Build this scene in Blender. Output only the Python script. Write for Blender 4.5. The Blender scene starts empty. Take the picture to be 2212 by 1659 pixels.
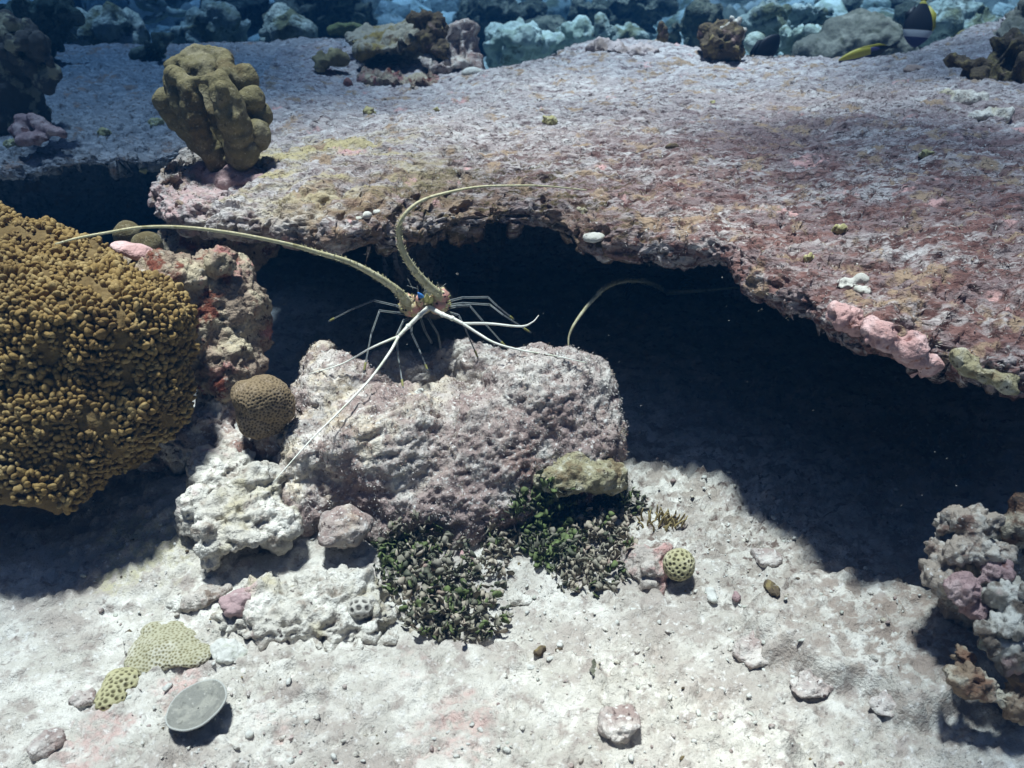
import bpy, bmesh, math, random
import numpy as np
from mathutils import Vector, Matrix
from mathutils.bvhtree import BVHTree
from mathutils.kdtree import KDTree

random.seed(7); rng = np.random.default_rng(7)
S = bpy.context.scene
COL = S.collection

# ------------------------------------------------------------------ camera, sky, sun, exposure
CAMZ, PITCH, FPX = 1.0, math.radians(28.0), 1916.0          # FPX: focal length in units of a 2212 px wide picture
cam = bpy.data.cameras.new("camera"); co = bpy.data.objects.new("camera", cam); COL.objects.link(co)
co.location = (0, 0, CAMZ); co.rotation_euler = (math.radians(90) - PITCH, 0, 0)
cam.sensor_width = 36.0; cam.lens = 36.0 * FPX / 2212.0
cam.clip_start = 0.02; cam.clip_end = 300
cam.dof.use_dof = True; cam.dof.focus_distance = 1.6; cam.dof.aperture_fstop = 6.3
S.camera = co
SUN_DIR = Vector((0.09, -0.07, -1.0)).normalized()         # the way the light travels: high noon sun, a little from behind the shelf and the left
sun = bpy.data.lights.new("sun", 'SUN'); so = bpy.data.objects.new("sun", sun); COL.objects.link(so)
sun.energy = 5.0; sun.angle = math.radians(6.0); sun.color = (1.0, 0.88, 0.70)
so.rotation_euler = SUN_DIR.to_track_quat('-Z', 'Y').to_euler()
W = bpy.data.worlds.new("World"); S.world = W; W.use_nodes = True
wn = W.node_tree.nodes; wn.clear()
sk = wn.new('ShaderNodeTexSky'); sk.sky_type = 'NISHITA'; sk.sun_disc = False
sk.sun_elevation = math.asin(-SUN_DIR.z); sk.sun_rotation = math.atan2(-SUN_DIR.x, -SUN_DIR.y)
bg = wn.new('ShaderNodeBackground'); bg.inputs[1].default_value = 0.05
wo = wn.new('ShaderNodeOutputWorld')
W.node_tree.links.new(sk.outputs[0], bg.inputs[0]); W.node_tree.links.new(bg.outputs[0], wo.inputs[0])
S.view_settings.view_transform = 'Standard'; S.view_settings.look = 'None'
S.view_settings.exposure = 1.25; S.view_settings.gamma = 1.0
S.render.engine = 'CYCLES'
S.cycles.use_denoising = True
S.cycles.max_bounces = 5; S.cycles.diffuse_bounces = 2; S.cycles.volume_bounces = 0
S.cycles.transparent_max_bounces = 8

# ------------------------------------------------------------------ numeric helpers
_P = np.random.default_rng(3).permutation(256); _P = np.concatenate([_P, _P, _P])
_G = np.array([[1,1,0],[-1,1,0],[1,-1,0],[-1,-1,0],[1,0,1],[-1,0,1],[1,0,-1],[-1,0,-1],[0,1,1],[0,-1,1],[0,1,-1],[0,-1,-1],[1,1,0],[-1,1,0],[0,-1,1],[0,-1,-1]], float)
def pn(p):
    i = np.floor(p).astype(int); f = p - i; i &= 255
    u = f*f*f*(f*(f*6-15)+10); r = 0
    for dx in (0, 1):
        for dy in (0, 1):
            for dz in (0, 1):
                h = _P[_P[_P[i[:,0]+dx] + i[:,1]+dy] + i[:,2]+dz] & 15
                g = _G[h]; d = f - (dx, dy, dz)
                w = (u[:,0] if dx else 1-u[:,0])*(u[:,1] if dy else 1-u[:,1])*(u[:,2] if dz else 1-u[:,2])
                r = r + w*(g*d).sum(1)
    return r
def fbm(p, freq, octv=3, seed=0.0, gain=0.5):
    q = p*freq + np.array([seed*17.3+100, seed*9.1+50, seed*5.7+70]); a = 1.0; r = 0
    for _ in range(octv):
        r = r + a*pn(q); q = q*2.03 + 11.1; a *= gain
    return r
def sstep(a, b, x):
    t = np.clip((x-a)/(b-a), 0, 1); return t*t*(3-2*t)
def relief(p, nz, layers, seed):
    """sum of noise layers along the normal: (kind, freq, amp)"""
    d = np.zeros(len(p))
    for k, (kind, fr, am) in enumerate(layers):
        n = fbm(p, fr, 2, seed + k*1.37)
        if kind == 'f': d += am*n
        elif kind == 'b': d += am*(np.abs(n)*2-0.5)          # billowy lumps
        elif kind == 'r': d += am*(0.5-np.abs(n)*2)          # ridges
        elif kind == 'p': d -= am*np.clip((n-0.16)*4, 0, 1)  # pits
    return p + nz*d[:,None]
def vnormals(v, t):
    n = np.zeros_like(v); fn = np.cross(v[t[:,1]]-v[t[:,0]], v[t[:,2]]-v[t[:,0]])
    for k in range(3):
        for a in range(3): n[:,a] += np.bincount(t[:,k], fn[:,a], len(v))
    return n/np.maximum(np.linalg.norm(n, axis=1), 1e-12)[:,None]
def grid_tris(nr, nc):
    i = np.arange((nr-1)*nc).reshape(nr-1, nc)[:, :-1].ravel()
    return np.concatenate([np.stack([i, i+1, i+nc+1], 1), np.stack([i, i+nc+1, i+nc], 1)])
def ico(sub):
    b = bmesh.new(); bmesh.ops.create_icosphere(b, subdivisions=sub, radius=1.0)
    b.verts.ensure_lookup_table()
    v = np.array([x.co[:] for x in b.verts]); t = np.array([[q.index for q in f.verts] for f in b.faces]); b.free()
    return v, t
ICO = {k: ico(k) for k in (1, 2, 3)}

# ------------------------------------------------------------------ the view: pixels (2212 x 1659 grid) to places
def ray(u, v):
    a = (u-1106)/FPX; b = (829.5-v)/FPX; c, s = math.cos(PITCH), math.sin(PITCH)
    return np.array([a, c + s*b, -s + c*b])
CAM = np.array([0, 0, CAMZ])
def at_y(u, v, Y):
    d = ray(u, v); return CAM + d*(Y/d[1])
def at_z(u, v, Z):
    d = ray(u, v); return CAM + d*((Z-CAMZ)/d[2])
BVHS = []
def add_bvh(v, t): BVHS.append(BVHTree.FromPolygons(v.tolist(), t.tolist()))
def hit(u, v):
    d = Vector(ray(u, v)).normalized(); best = None
    for b in BVHS:
        p, n, i, dist = b.ray_cast(Vector(CAM), d)
        if p is not None and (best is None or dist < best[1]): best = (p, dist, n)
    if best is None: return at_z(u, v, 0), np.array([0, 0, 1.0])
    return np.array(best[0]), np.array(best[2])
def drop(x, y, top=0.95):
    best = None
    for b in BVHS:
        p, n, i, dist = b.ray_cast(Vector((x, y, top)), Vector((0, 0, -1)))
        if p is not None and (best is None or p.z > best[0].z): best = (p, n)
    return (np.array(best[0]), np.array(best[1])) if best else (np.array([x, y, 0.0]), np.array([0, 0, 1.0]))

# ------------------------------------------------------------------ objects
def tag(o, label=None, cat=None, group=None, kind=None):
    if label: o['label'] = label
    if cat: o['category'] = cat
    if group: o['group'] = group
    if kind: o['kind'] = kind
    return o
def mesh_obj(name, v, t, mats, parent=None, loc=(0, 0, 0), midx=None, smooth=True):
    """one mesh object; v are world positions, loc its origin"""
    v = np.asarray(v, float) - np.asarray(loc, float); t = np.asarray(t, int)
    me = bpy.data.meshes.new(name)
    me.vertices.add(len(v)); me.vertices.foreach_set('co', v.astype(np.float32).ravel())
    me.loops.add(len(t)*3); me.loops.foreach_set('vertex_index', t.astype(np.int32).ravel())
    me.polygons.add(len(t)); me.polygons.foreach_set('loop_start', np.arange(0, len(t)*3, 3, dtype=np.int32))
    me.polygons.foreach_set('use_smooth', np.full(len(t), smooth, bool))
    for m in (mats if isinstance(mats, (list, tuple)) else [mats]): me.materials.append(m)
    if midx is not None: me.polygons.foreach_set('material_index', np.asarray(midx, np.int32))
    me.update(calc_edges=True); me.validate()
    o = bpy.data.objects.new(name, me); COL.objects.link(o)
    if parent is not None:
        o.parent = parent; o.location = np.asarray(loc) - np.asarray(parent.location)
    else: o.location = loc
    return o
def empty(name, loc):
    o = bpy.data.objects.new(name, None); COL.objects.link(o); o.location = loc; o.empty_display_size = 0.05; return o
class Acc:
    def __init__(s): s.v = []; s.t = []; s.m = []; s.n = 0
    def add(s, v, t, mi=0):
        s.v.append(np.asarray(v, float)); s.t.append(np.asarray(t, int)+s.n); s.m.append(np.full(len(t), mi)); s.n += len(v); return s
    def get(s): return np.concatenate(s.v), np.concatenate(s.t), np.concatenate(s.m)
    def build(s, name, mats, parent=None, loc=(0, 0, 0), smooth=True):
        v, t, m = s.get(); return mesh_obj(name, v, t, mats, parent, loc, m, smooth)
def frame(n, roll=0.0):
    n = np.asarray(n, float); n = n/np.linalg.norm(n)
    a = np.array([1.0, 0, 0]) if abs(n[0]) < 0.8 else np.array([0, 1.0, 0])
    x = np.cross(a, n); x /= np.linalg.norm(x); y = np.cross(n, x)
    c, s = math.cos(roll), math.sin(roll)
    return np.stack([x*c+y*s, y*c-x*s, n])                    # rows: x, y, z axes
def spline(pts, n):
    p = np.asarray(pts, float)
    p = np.vstack([2*p[0]-p[1], p, 2*p[-1]-p[-2]]); k = len(p)-3
    u = np.linspace(0, k-1e-9, n); i = u.astype(int); f = (u-i)[:,None]
    a, b, c, d = p[i], p[i+1], p[i+2], p[i+3]
    return 0.5*((2*b) + (c-a)*f + (2*a-5*b+4*c-d)*f*f + (3*b-3*c+d-a)*f**3)
def tube(pts, radii, n=40, sides=8):
    p = spline(pts, n); r = np.interp(np.linspace(0, 1, n), np.linspace(0, 1, len(radii)), radii)
    tg = np.gradient(p, axis=0); tg /= np.maximum(np.linalg.norm(tg, axis=1), 1e-9)[:,None]
    up = np.array([0.13, 0.9, 0.4]); v = []
    for i in range(n):
        x = np.cross(up, tg[i]); x /= np.linalg.norm(x); y = np.cross(tg[i], x)
        for k in range(sides):
            a = 2*math.pi*k/sides; v.append(p[i] + r[i]*(x*math.cos(a)+y*math.sin(a)))
    v += [p[0], p[-1]]; t = []
    for i in range(n-1):
        for k in range(sides):
            a = i*sides+k; b = i*sides+(k+1) % sides
            t += [[a, b, b+sides], [a, b+sides, a+sides]]
    for k in range(sides):
        t += [[n*sides, (k+1) % sides, k], [n*sides+1, (n-1)*sides+k, (n-1)*sides+(k+1) % sides]]
    return np.array(v), np.array(t)
def ellipsoid(c, r, fr=None, sub=2):
    v, t = ICO[sub]; q = v*np.asarray(r)
    if fr is not None: q = q @ fr
    return q + np.asarray(c), t
def remesh(ells, voxel, smooth=6):
    """melt ellipsoids (centre, radii, axes) into one skin"""
    a = Acc()
    for e in ells:
        v, t = ellipsoid(e[0], e[1], e[2] if len(e) > 2 else None, 3); a.add(v, t)
    v, t, _ = a.get()
    o = mesh_obj('melt', v, t, [])
    m = o.modifiers.new('r', 'REMESH'); m.mode = 'VOXEL'; m.voxel_size = voxel
    if smooth:
        k = o.modifiers.new('s', 'SMOOTH'); k.iterations = smooth; k.factor = 0.5
    dg = bpy.context.evaluated_depsgraph_get(); ev = o.evaluated_get(dg); me = ev.to_mesh()
    v = np.zeros(len(me.vertices)*3, np.float32); me.vertices.foreach_get('co', v); v = v.reshape(-1, 3).astype(float)
    me.calc_loop_triangles(); t = np.zeros(len(me.loop_triangles)*3, np.int32); me.loop_triangles.foreach_get('vertices', t); t = t.reshape(-1, 3)
    ev.to_mesh_clear(); d = o.data; bpy.data.objects.remove(o); bpy.data.meshes.remove(d)
    return v, t
def E(u, v, Y, ru, rv=None, rd=None, tilt=None):
    """ellipsoid at picture place (u, v), Y metres out (None: lying on what is there), radii in picture units"""
    if Y is None: p, _ = hit(u, v)
    else: p = at_y(u, v, Y)
    k = np.linalg.norm(p-CAM)/np.linalg.norm(ray(u, v))/FPX
    rv = ru if rv is None else rv; rd = ru if rd is None else rd
    return (p, np.array([ru, rd, rv])*k, tilt)
def rotz(deg, tx=0):
    return np.array((Matrix.Rotation(math.radians(deg), 3, 'Z') @ Matrix.Rotation(math.radians(tx), 3, 'X')).transposed())
def roty(deg, rx=0):
    return np.array((Matrix.Rotation(math.radians(deg), 3, 'Y') @ Matrix.Rotation(math.radians(rx), 3, 'X')).transposed())
_seed = [1.0]
def lump(name, label, cat, ells, mat, voxel=0.006, smooth=6, layers=(), group=None, parent=None, bvh=False, kind=None, cups=None):
    _seed[0] += 2.71
    v, t = remesh(ells, voxel, smooth)
    if layers: v = relief(v, vnormals(v, t), layers, _seed[0])
    if cups:                                                    # evenly spaced cups of the polyps, sunk into the skin
        n = vnormals(v, t); cp, _ = scatter(v, t, int(len(v)*3), cups, None, np.random.default_rng(9))
        kd = KDTree(len(cp)); [kd.insert(c, i) for i, c in enumerate(cp)]; kd.balance()
        f_ = np.random.default_rng(4).uniform(0.75, 1.25, len(cp)); d = np.array([(lambda a: a[2]/f_[a[1]])(kd.find(q)) for q in v])/cups; cup = sstep(0.46, 0.26, d)
        v = v - n*(cup*cups*0.28)[:,None] + n*(sstep(0.35, 0.6, d)*cups*0.06)[:,None]
    loc = np.array([v[:,0].mean(), v[:,1].mean(), v[:,2].min()])
    if parent is not None: loc = np.asarray(parent.location)
    o = mesh_obj(name, v, t, mat, parent, loc)
    if cups: a = o.data.attributes.new('cup', 'FLOAT', 'POINT'); a.data.foreach_set('value', cup.astype(np.float32))
    if parent is None or label: tag(o, label, cat, group, kind)
    if bvh: add_bvh(v, t)
    o_data[name] = (v, t)
    return o
o_data = {}
def scatter(v, t, count, mind, cond=None, rg=rng):
    """places on a skin at least mind apart: points, normals"""
    fn = np.cross(v[t[:,1]]-v[t[:,0]], v[t[:,2]]-v[t[:,0]]); ar = np.linalg.norm(fn, axis=1)
    i = rg.choice(len(t), count, p=ar/ar.sum()); w = rg.dirichlet((1, 1, 1), count)
    p = (v[t[i]]*w[:,:,None]).sum(1); n = fn[i]/np.maximum(ar[i], 1e-12)[:,None]
    if cond is not None:
        k = cond(p, n); p, n = p[k], n[k]
    if not mind: return p, n
    cells = {}; keep = []
    for j, q in enumerate(p):
        c = tuple(np.floor(q/mind).astype(int)); ok = True
        for dx in (-1, 0, 1):
            for dy in (-1, 0, 1):
                for dz in (-1, 0, 1):
                    for b in cells.get((c[0]+dx, c[1]+dy, c[2]+dz), ()):
                        if ((p[b]-q)**2).sum() < mind*mind: ok = False
        if ok: cells.setdefault(c, []).append(j); keep.append(j)
    return p[keep], n[keep]

# ------------------------------------------------------------------ materials
def M(name, base, layers=(), bump=(), rough=0.85, spec=0.15, sss=0.0):
    """layers over the base colour: ('n', colour, scale, lo, hi, (stretch), offset) noise patches
       ('v', colour, scale, r0, r1) round cells; ('s', colour, (x,y,z), r0, r1) one stain; ('y', colour, y0, y1) along y; ('z', ...)"""
    m = bpy.data.materials.new(name); m.use_nodes = True; nt = m.node_tree; N = nt.nodes; L = nt.links; N.clear()
    out = N.new('ShaderNodeOutputMaterial'); bs = N.new('ShaderNodeBsdfPrincipled'); L.new(bs.outputs[0], out.inputs[0])
    bs.inputs['Roughness'].default_value = rough; bs.inputs['Specular IOR Level'].default_value = spec
    tc = N.new('ShaderNodeTexCoord')
    def coord(stretch=(1, 1, 1), off=0):
        mp = N.new('ShaderNodeMapping'); mp.inputs['Scale'].default_value = stretch; mp.inputs['Location'].default_value = (off, off*1.7, off*0.6)
        L.new(tc.outputs['Object'], mp.inputs['Vector']); return mp.outputs[0]
    def noise(sc, stretch=(1, 1, 1), off=0, det=5.0, ro=0.62):
        n = N.new('ShaderNodeTexNoise'); n.inputs['Scale'].default_value = sc; n.inputs['Detail'].default_value = det; n.inputs['Roughness'].default_value = ro
        L.new(coord(stretch, off), n.inputs['Vector']); return n.outputs['Fac']
    def rng_(s, a, b, c=0.0, d=1.0):
        r = N.new('ShaderNodeMapRange'); r.interpolation_type = 'SMOOTHSTEP'; L.new(s, r.inputs[0])
        for k, x in enumerate((a, b, c, d)): r.inputs[k+1].default_value = x
        return r.outputs[0]
    def math_(op, a, b):
        q = N.new('ShaderNodeMath'); q.operation = op
        for k, x in enumerate((a, b)):
            if isinstance(x, (int, float)): q.inputs[k].default_value = x
            else: L.new(x, q.inputs[k])
        return q.outputs[0]
    rgb = N.new('ShaderNodeRGB'); rgb.outputs[0].default_value = (*base, 1); cur = rgb.outputs[0]
    heights = []
    for i, l in enumerate(layers):
        if l[0] == 'n':
            st = l[5] if len(l) > 5 else (1, 1, 1); of = l[6] if len(l) > 6 else i*3.1+1
            f = rng_(noise(l[2], st, of), l[3], l[4])
            if len(l) > 7:                                      # only inside a broad region (x, y, z, r0, r1)
                g = N.new('ShaderNodeVectorMath'); g.operation = 'DISTANCE'; L.new(tc.outputs['Object'], g.inputs[0]); g.inputs[1].default_value = l[7][:3]
                f = math_('MULTIPLY', f, rng_(g.outputs['Value'], l[7][3], l[7][4], 1, 0))
        elif l[0] == 'v':
            w = N.new('ShaderNodeTexVoronoi'); w.inputs['Scale'].default_value = l[2]; L.new(coord(), w.inputs['Vector'])
            f = rng_(w.outputs['Distance'], l[3], l[4], 1, 0); heights.append((math_('MULTIPLY', f, -1.0), 0.25/l[2]))
        elif l[0] == 'c':
            at_ = N.new('ShaderNodeAttribute'); at_.attribute_name = 'cup'; f = at_.outputs['Fac']
        elif l[0] == 's':
            g = N.new('ShaderNodeVectorMath'); g.operation = 'DISTANCE'; L.new(tc.outputs['Object'], g.inputs[0]); g.inputs[1].default_value = l[2]
            ds = math_('ADD', g.outputs['Value'], math_('MULTIPLY', math_('SUBTRACT', noise(26, off=i), 0.5), l[4]*2.4))
            f = math_('MULTIPLY', math_('MULTIPLY', rng_(ds, l[3], l[4], 1, 0), rng_(noise(70, off=i+.5), 0.34, 0.62)), 0.8)
        else:
            sp = N.new('ShaderNodeSeparateXYZ'); L.new(tc.outputs['Object'], sp.inputs[0])
            s = sp.outputs[{'x': 0, 'y': 1, 'z': 2}[l[0]]]
            s = math_('ADD', s, math_('MULTIPLY', math_('SUBTRACT', noise(9, off=i), 0.5), abs(l[3]-l[2])*0.8))
            f = rng_(s, l[2], l[3])
        mx = N.new('ShaderNodeMix'); mx.data_type = 'RGBA'; L.new(f, mx.inputs[0]); L.new(cur, mx.inputs[6])
        mx.inputs[7].default_value = (*l[1], 1); cur = mx.outputs[2]
    L.new(cur, bs.inputs['Base Color'])
    nor = None
    hs = [(noise(b[0], b[2] if len(b) > 2 else (1, 1, 1), 5.0, 4.0), b[1]) for b in bump] + heights
    for h, dist in hs:
        b = N.new('ShaderNodeBump'); b.inputs['Strength'].default_value = 1.0; b.inputs['Distance'].default_value = dist
        L.new(h, b.inputs['Height'])
        if nor is not None: L.new(nor, b.inputs['Normal'])
        nor = b.outputs[0]
    if nor is not None: L.new(nor, bs.inputs['Normal'])
    return m

ST = (0.55, 1.5, 1.5)
m_shelf = M('shelf_turf', (0.37, 0.325, 0.32), [
    ('n', (0.53, 0.50, 0.49), 34, 0.42, 0.66, ST), ('n', (0.18, 0.135, 0.135), 50, 0.51, 0.66, ST),
    ('n', (0.22, 0.16, 0.16), 7, 0.40, 0.60, ST, 5.0, (1.0, 1.6, 0.45, 0.5, 1.5)),
    ('n', (0.195, 0.108, 0.096), 22, 0.46, 0.60, ST, 3.0, (0.75, 1.25, 0.45, 0.45, 1.35)),
    ('n', (0.11, 0.058, 0.052), 46, 0.50, 0.62, ST, 8.0, (0.45, 1.35, 0.45, 0.55, 1.25)),
    ('n', (0.09, 0.06, 0.055), 60, 0.55, 0.65, ST, 2.0, (0.9, 1.8, 0.45, 0.7, 1.6)),
    ('n', (0.19, 0.125, 0.09), 16, 0.40, 0.58, ST, 6.0, (-0.15, 1.62, 0.44, 0.16, 0.44)), ('n', (0.10, 0.075, 0.04), 40, 0.50, 0.62, ST, 7.0, (0.0, 1.70, 0.41, 0.2, 0.42)),
    ('n', (0.44, 0.37, 0.21), 7, 0.44, 0.60, ST, 9.0, (-0.42, 1.95, 0.47, 0.12, 0.40)),
    ('s', (0.52, 0.34, 0.33), at_z(400, 440, 0.46), 0.06, 0.13), ('s', (0.50, 0.36, 0.34), at_z(470, 425, 0.46), 0.03, 0.09), ('s', (0.54, 0.38, 0.36), at_z(905, 328, 0.48), 0.02, 0.05), ('s', (0.54, 0.38, 0.36), at_z(850, 455, 0.47), 0.01, 0.04),
    ('n', (0.32, 0.23, 0.16), 14, 0.55, 0.66), ('n', (0.56, 0.34, 0.32), 9, 0.63, 0.70),
    ('n', (0.56, 0.54, 0.51), 110, 0.62, 0.72), ('n', (0.05, 0.035, 0.03), 60, 0.60, 0.68, ST)],
    [(38, 0.010, ST), (130, 0.005)], 0.95, 0.05)
m_ledge = M('ledge_turf', (0.25, 0.25, 0.26), [('n', (0.38, 0.38, 0.39), 45, 0.46, 0.62, ST), ('n', (0.12, 0.10, 0.09), 60, 0.53, 0.66),
    ('n', (0.28, 0.20, 0.16), 12, 0.56, 0.66), ('n', (0.50, 0.48, 0.45), 110, 0.62, 0.72)], [(38, 0.010, ST), (130, 0.005)], 0.95, 0.05)
m_boulder = M('boulder_crust', (0.47, 0.415, 0.38), [('n', (0.60, 0.56, 0.51), 24, 0.42, 0.62), ('n', (0.30, 0.23, 0.205), 30, 0.50, 0.66),
    ('n', (0.20, 0.10, 0.078), 14, 0.42, 0.58, (1, 1, 1), 2.0, (0.20, -0.12, 0.10, 0.10, 0.34)), ('n', (0.58, 0.48, 0.34), 11, 0.46, 0.62, (1, 1, 1), 5.0, (-0.22, 0.0, 0.2, 0.1, 0.4)),
    ('n', (0.30, 0.225, 0.205), 8, 0.45, 0.60), ('n', (0.68, 0.65, 0.61), 130, 0.55, 0.68), ('n', (0.09, 0.06, 0.055), 90, 0.60, 0.68)], [(60, 0.004), (170, 0.004)], 0.95, 0.05)
m_leftrock = M('dark_red_crust', (0.30, 0.23, 0.175), [('n', (0.46, 0.39, 0.28), 14, 0.46, 0.60), ('n', (0.17, 0.06, 0.04), 17, 0.52, 0.62),
    ('n', (0.45, 0.22, 0.20), 11, 0.58, 0.68), ('n', (0.44, 0.40, 0.34), 70, 0.58, 0.70), ('n', (0.05, 0.03, 0.025), 60, 0.58, 0.67)], [(50, 0.012), (150, 0.005)], 0.95, 0.05)
m_pale = M('pale_rock', (0.50, 0.465, 0.41), [('n', (0.66, 0.63, 0.57), 18, 0.44, 0.62), ('n', (0.33, 0.28, 0.235), 34, 0.51, 0.66),
    ('n', (0.44, 0.39, 0.28), 8, 0.52, 0.66), ('n', (0.50, 0.35, 0.33), 8, 0.58, 0.70), ('n', (0.12, 0.10, 0.09), 80, 0.61, 0.69)], [(50, 0.010), (160, 0.004)], 0.95, 0.05)
m_olive = M('olive_coral', (0.185, 0.16, 0.085), [('n', (0.25, 0.22, 0.14), 16, 0.48, 0.62), ('n', (0.13, 0.10, 0.05), 9, 0.52, 0.66), ('n', (0.33, 0.29, 0.19), 160, 0.56, 0.70), ('n', (0.10, 0.085, 0.045), 110, 0.58, 0.68)], [(45, 0.004), (220, 0.003)], 0.85, 0.1)
m_nub = M('brown_knobs', (0.235, 0.155, 0.055), [('n', (0.31, 0.225, 0.10), 30, 0.48, 0.62), ('n', (0.15, 0.095, 0.035), 8, 0.52, 0.66)], [(260, 0.0015)], 0.75, 0.2)
m_nubbase = M('brown_base', (0.13, 0.088, 0.038), [('n', (0.17, 0.12, 0.055), 40, 0.48, 0.64)], [(70, 0.006)], 0.9, 0.1)
m_dome = M('honeycomb_brown', (0.21, 0.155, 0.095), [('n', (0.26, 0.20, 0.14), 30, 0.50, 0.66), ('c', (0.085, 0.06, 0.035))], [(200, 0.002)], 0.85, 0.1)
m_fav = M('honeycomb_yellow', (0.40, 0.365, 0.21), [('n', (0.50, 0.46, 0.31), 25, 0.48, 0.66), ('c', (0.09, 0.075, 0.035))], [(200, 0.002)], 0.85, 0.1)
m_favpale = M('honeycomb_pale', (0.37, 0.345, 0.24), [('n', (0.47, 0.44, 0.35), 18, 0.46, 0.64), ('c', (0.17, 0.145, 0.07))], [(200, 0.002)], 0.85, 0.1)
m_ring = M('ringed_pale', (0.46, 0.43, 0.38), [('c', (0.09, 0.08, 0.07))], [(150, 0.003)], 0.9, 0.1)
m_pink = M('pink_crust', (0.50, 0.31, 0.295), [('n', (0.62, 0.44, 0.43), 30, 0.48, 0.62), ('n', (0.30, 0.13, 0.09), 40, 0.60, 0.68), ('n', (0.05, 0.03, 0.02), 55, 0.66, 0.70)], [(60, 0.008), (180, 0.003)], 0.9, 0.1)
m_mix = M('stone_with_pink', (0.40, 0.35, 0.31), [('n', (0.52, 0.47, 0.42), 24, 0.46, 0.62), ('n', (0.50, 0.30, 0.27), 14, 0.48, 0.60), ('n', (0.20, 0.15, 0.12), 45, 0.54, 0.66)], [(60, 0.008), (170, 0.004)], 0.95, 0.05)
m_rose = M('rose_crust', (0.34, 0.23, 0.225), [('n', (0.48, 0.36, 0.345), 30, 0.46, 0.62), ('n', (0.16, 0.08, 0.07), 35, 0.56, 0.66)], [(70, 0.008), (180, 0.003)], 0.9, 0.1)
m_lobed = M('lobed_coral', (0.31, 0.26, 0.215), [('n', (0.46, 0.43, 0.38), 24, 0.48, 0.62), ('n', (0.15, 0.10, 0.08), 30, 0.54, 0.66), ('n', (0.55, 0.53, 0.50), 140, 0.58, 0.70)], [(110, 0.005)], 0.9, 0.1)
m_teal = M('teal_plate', (0.30, 0.275, 0.235), [('n', (0.50, 0.48, 0.43), 26, 0.44, 0.60), ('n', (0.22, 0.27, 0.215), 12, 0.53, 0.64), ('n', (0.12, 0.095, 0.075), 24, 0.50, 0.62), ('n', (0.40, 0.28, 0.26), 10, 0.56, 0.66)], [(90, 0.006)], 0.9, 0.1)
m_lower = M('rusty_plate', (0.24, 0.175, 0.12), [('n', (0.46, 0.41, 0.32), 26, 0.48, 0.62), ('n', (0.20, 0.115, 0.075), 14, 0.52, 0.64), ('n', (0.07, 0.05, 0.04), 50, 0.56, 0.66)], [(80, 0.007)], 0.9, 0.1)
m_yel = M('yellow_coral', (0.40, 0.36, 0.18), [('n', (0.56, 0.53, 0.37), 60, 0.48, 0.62), ('n', (0.20, 0.18, 0.06), 90, 0.55, 0.66)], [(160, 0.003)], 0.85, 0.1)
m_white = M('white_stone', (0.52, 0.51, 0.47), [('n', (0.42, 0.42, 0.36), 40, 0.52, 0.64), ('n', (0.20, 0.18, 0.15), 90, 0.62, 0.70)], [(90, 0.004)], 0.9, 0.1)
m_yelgreen = M('yellow_green_crust', (0.33, 0.295, 0.185), [('n', (0.50, 0.47, 0.37), 45, 0.48, 0.63), ('n', (0.20, 0.15, 0.085), 18, 0.50, 0.64), ('n', (0.07, 0.05, 0.035), 100, 0.58, 0.67)], [(80, 0.008), (190, 0.004)], 0.95, 0.05)
m_darkrock = M('dark_rock', (0.10, 0.075, 0.05), [('n', (0.22, 0.17, 0.08), 22, 0.50, 0.62), ('n', (0.28, 0.19, 0.17), 15, 0.58, 0.68)], [(45, 0.012)], 0.95, 0.05)
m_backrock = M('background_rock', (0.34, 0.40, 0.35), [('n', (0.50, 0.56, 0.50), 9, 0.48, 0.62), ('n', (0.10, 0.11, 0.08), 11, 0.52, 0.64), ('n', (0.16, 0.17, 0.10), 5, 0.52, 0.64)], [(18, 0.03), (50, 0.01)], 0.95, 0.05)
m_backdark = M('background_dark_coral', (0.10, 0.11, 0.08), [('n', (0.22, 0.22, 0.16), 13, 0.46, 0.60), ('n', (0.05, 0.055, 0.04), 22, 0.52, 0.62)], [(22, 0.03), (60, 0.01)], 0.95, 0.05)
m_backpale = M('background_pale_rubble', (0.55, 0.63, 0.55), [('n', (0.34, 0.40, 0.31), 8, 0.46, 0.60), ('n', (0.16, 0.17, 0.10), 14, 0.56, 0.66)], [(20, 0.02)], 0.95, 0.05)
m_greyrock = M('grey_dome_rock', (0.17, 0.165, 0.13), [('n', (0.26, 0.25, 0.20), 14, 0.50, 0.64), ('n', (0.10, 0.10, 0.07), 22, 0.52, 0.66)], [(40, 0.01)], 0.95, 0.05)
m_disc = M('grey_disc', (0.22, 0.215, 0.19), [('n', (0.30, 0.29, 0.25), 45, 0.46, 0.62), ('n', (0.15, 0.145, 0.125), 90, 0.56, 0.68), ('n', (0.42, 0.40, 0.36), 150, 0.60, 0.70)], [(90, 0.002), (240, 0.0015)], 0.9, 0.05)
m_rim = M('pale_rim', (0.38, 0.38, 0.35), [], [(240, 0.001)], 0.9, 0.05)
m_leafg = M('green_segment', (0.10, 0.125, 0.05), [('n', (0.13, 0.17, 0.06), 50, 0.48, 0.62)], (), 0.7, 0.2)
m_leafd = M('dark_segment', (0.085, 0.09, 0.06), [('n', (0.16, 0.15, 0.11), 60, 0.48, 0.62)], (), 0.7, 0.2)
m_leafp = M('pale_segment', (0.32, 0.275, 0.21), [('n', (0.42, 0.36, 0.29), 60, 0.48, 0.62), ('n', (0.32, 0.22, 0.18), 35, 0.56, 0.66)], (), 0.85, 0.1)
m_leafm = M('grey_segment', (0.20, 0.185, 0.14), [('n', (0.28, 0.25, 0.20), 60, 0.48, 0.62)], (), 0.85, 0.1)
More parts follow.
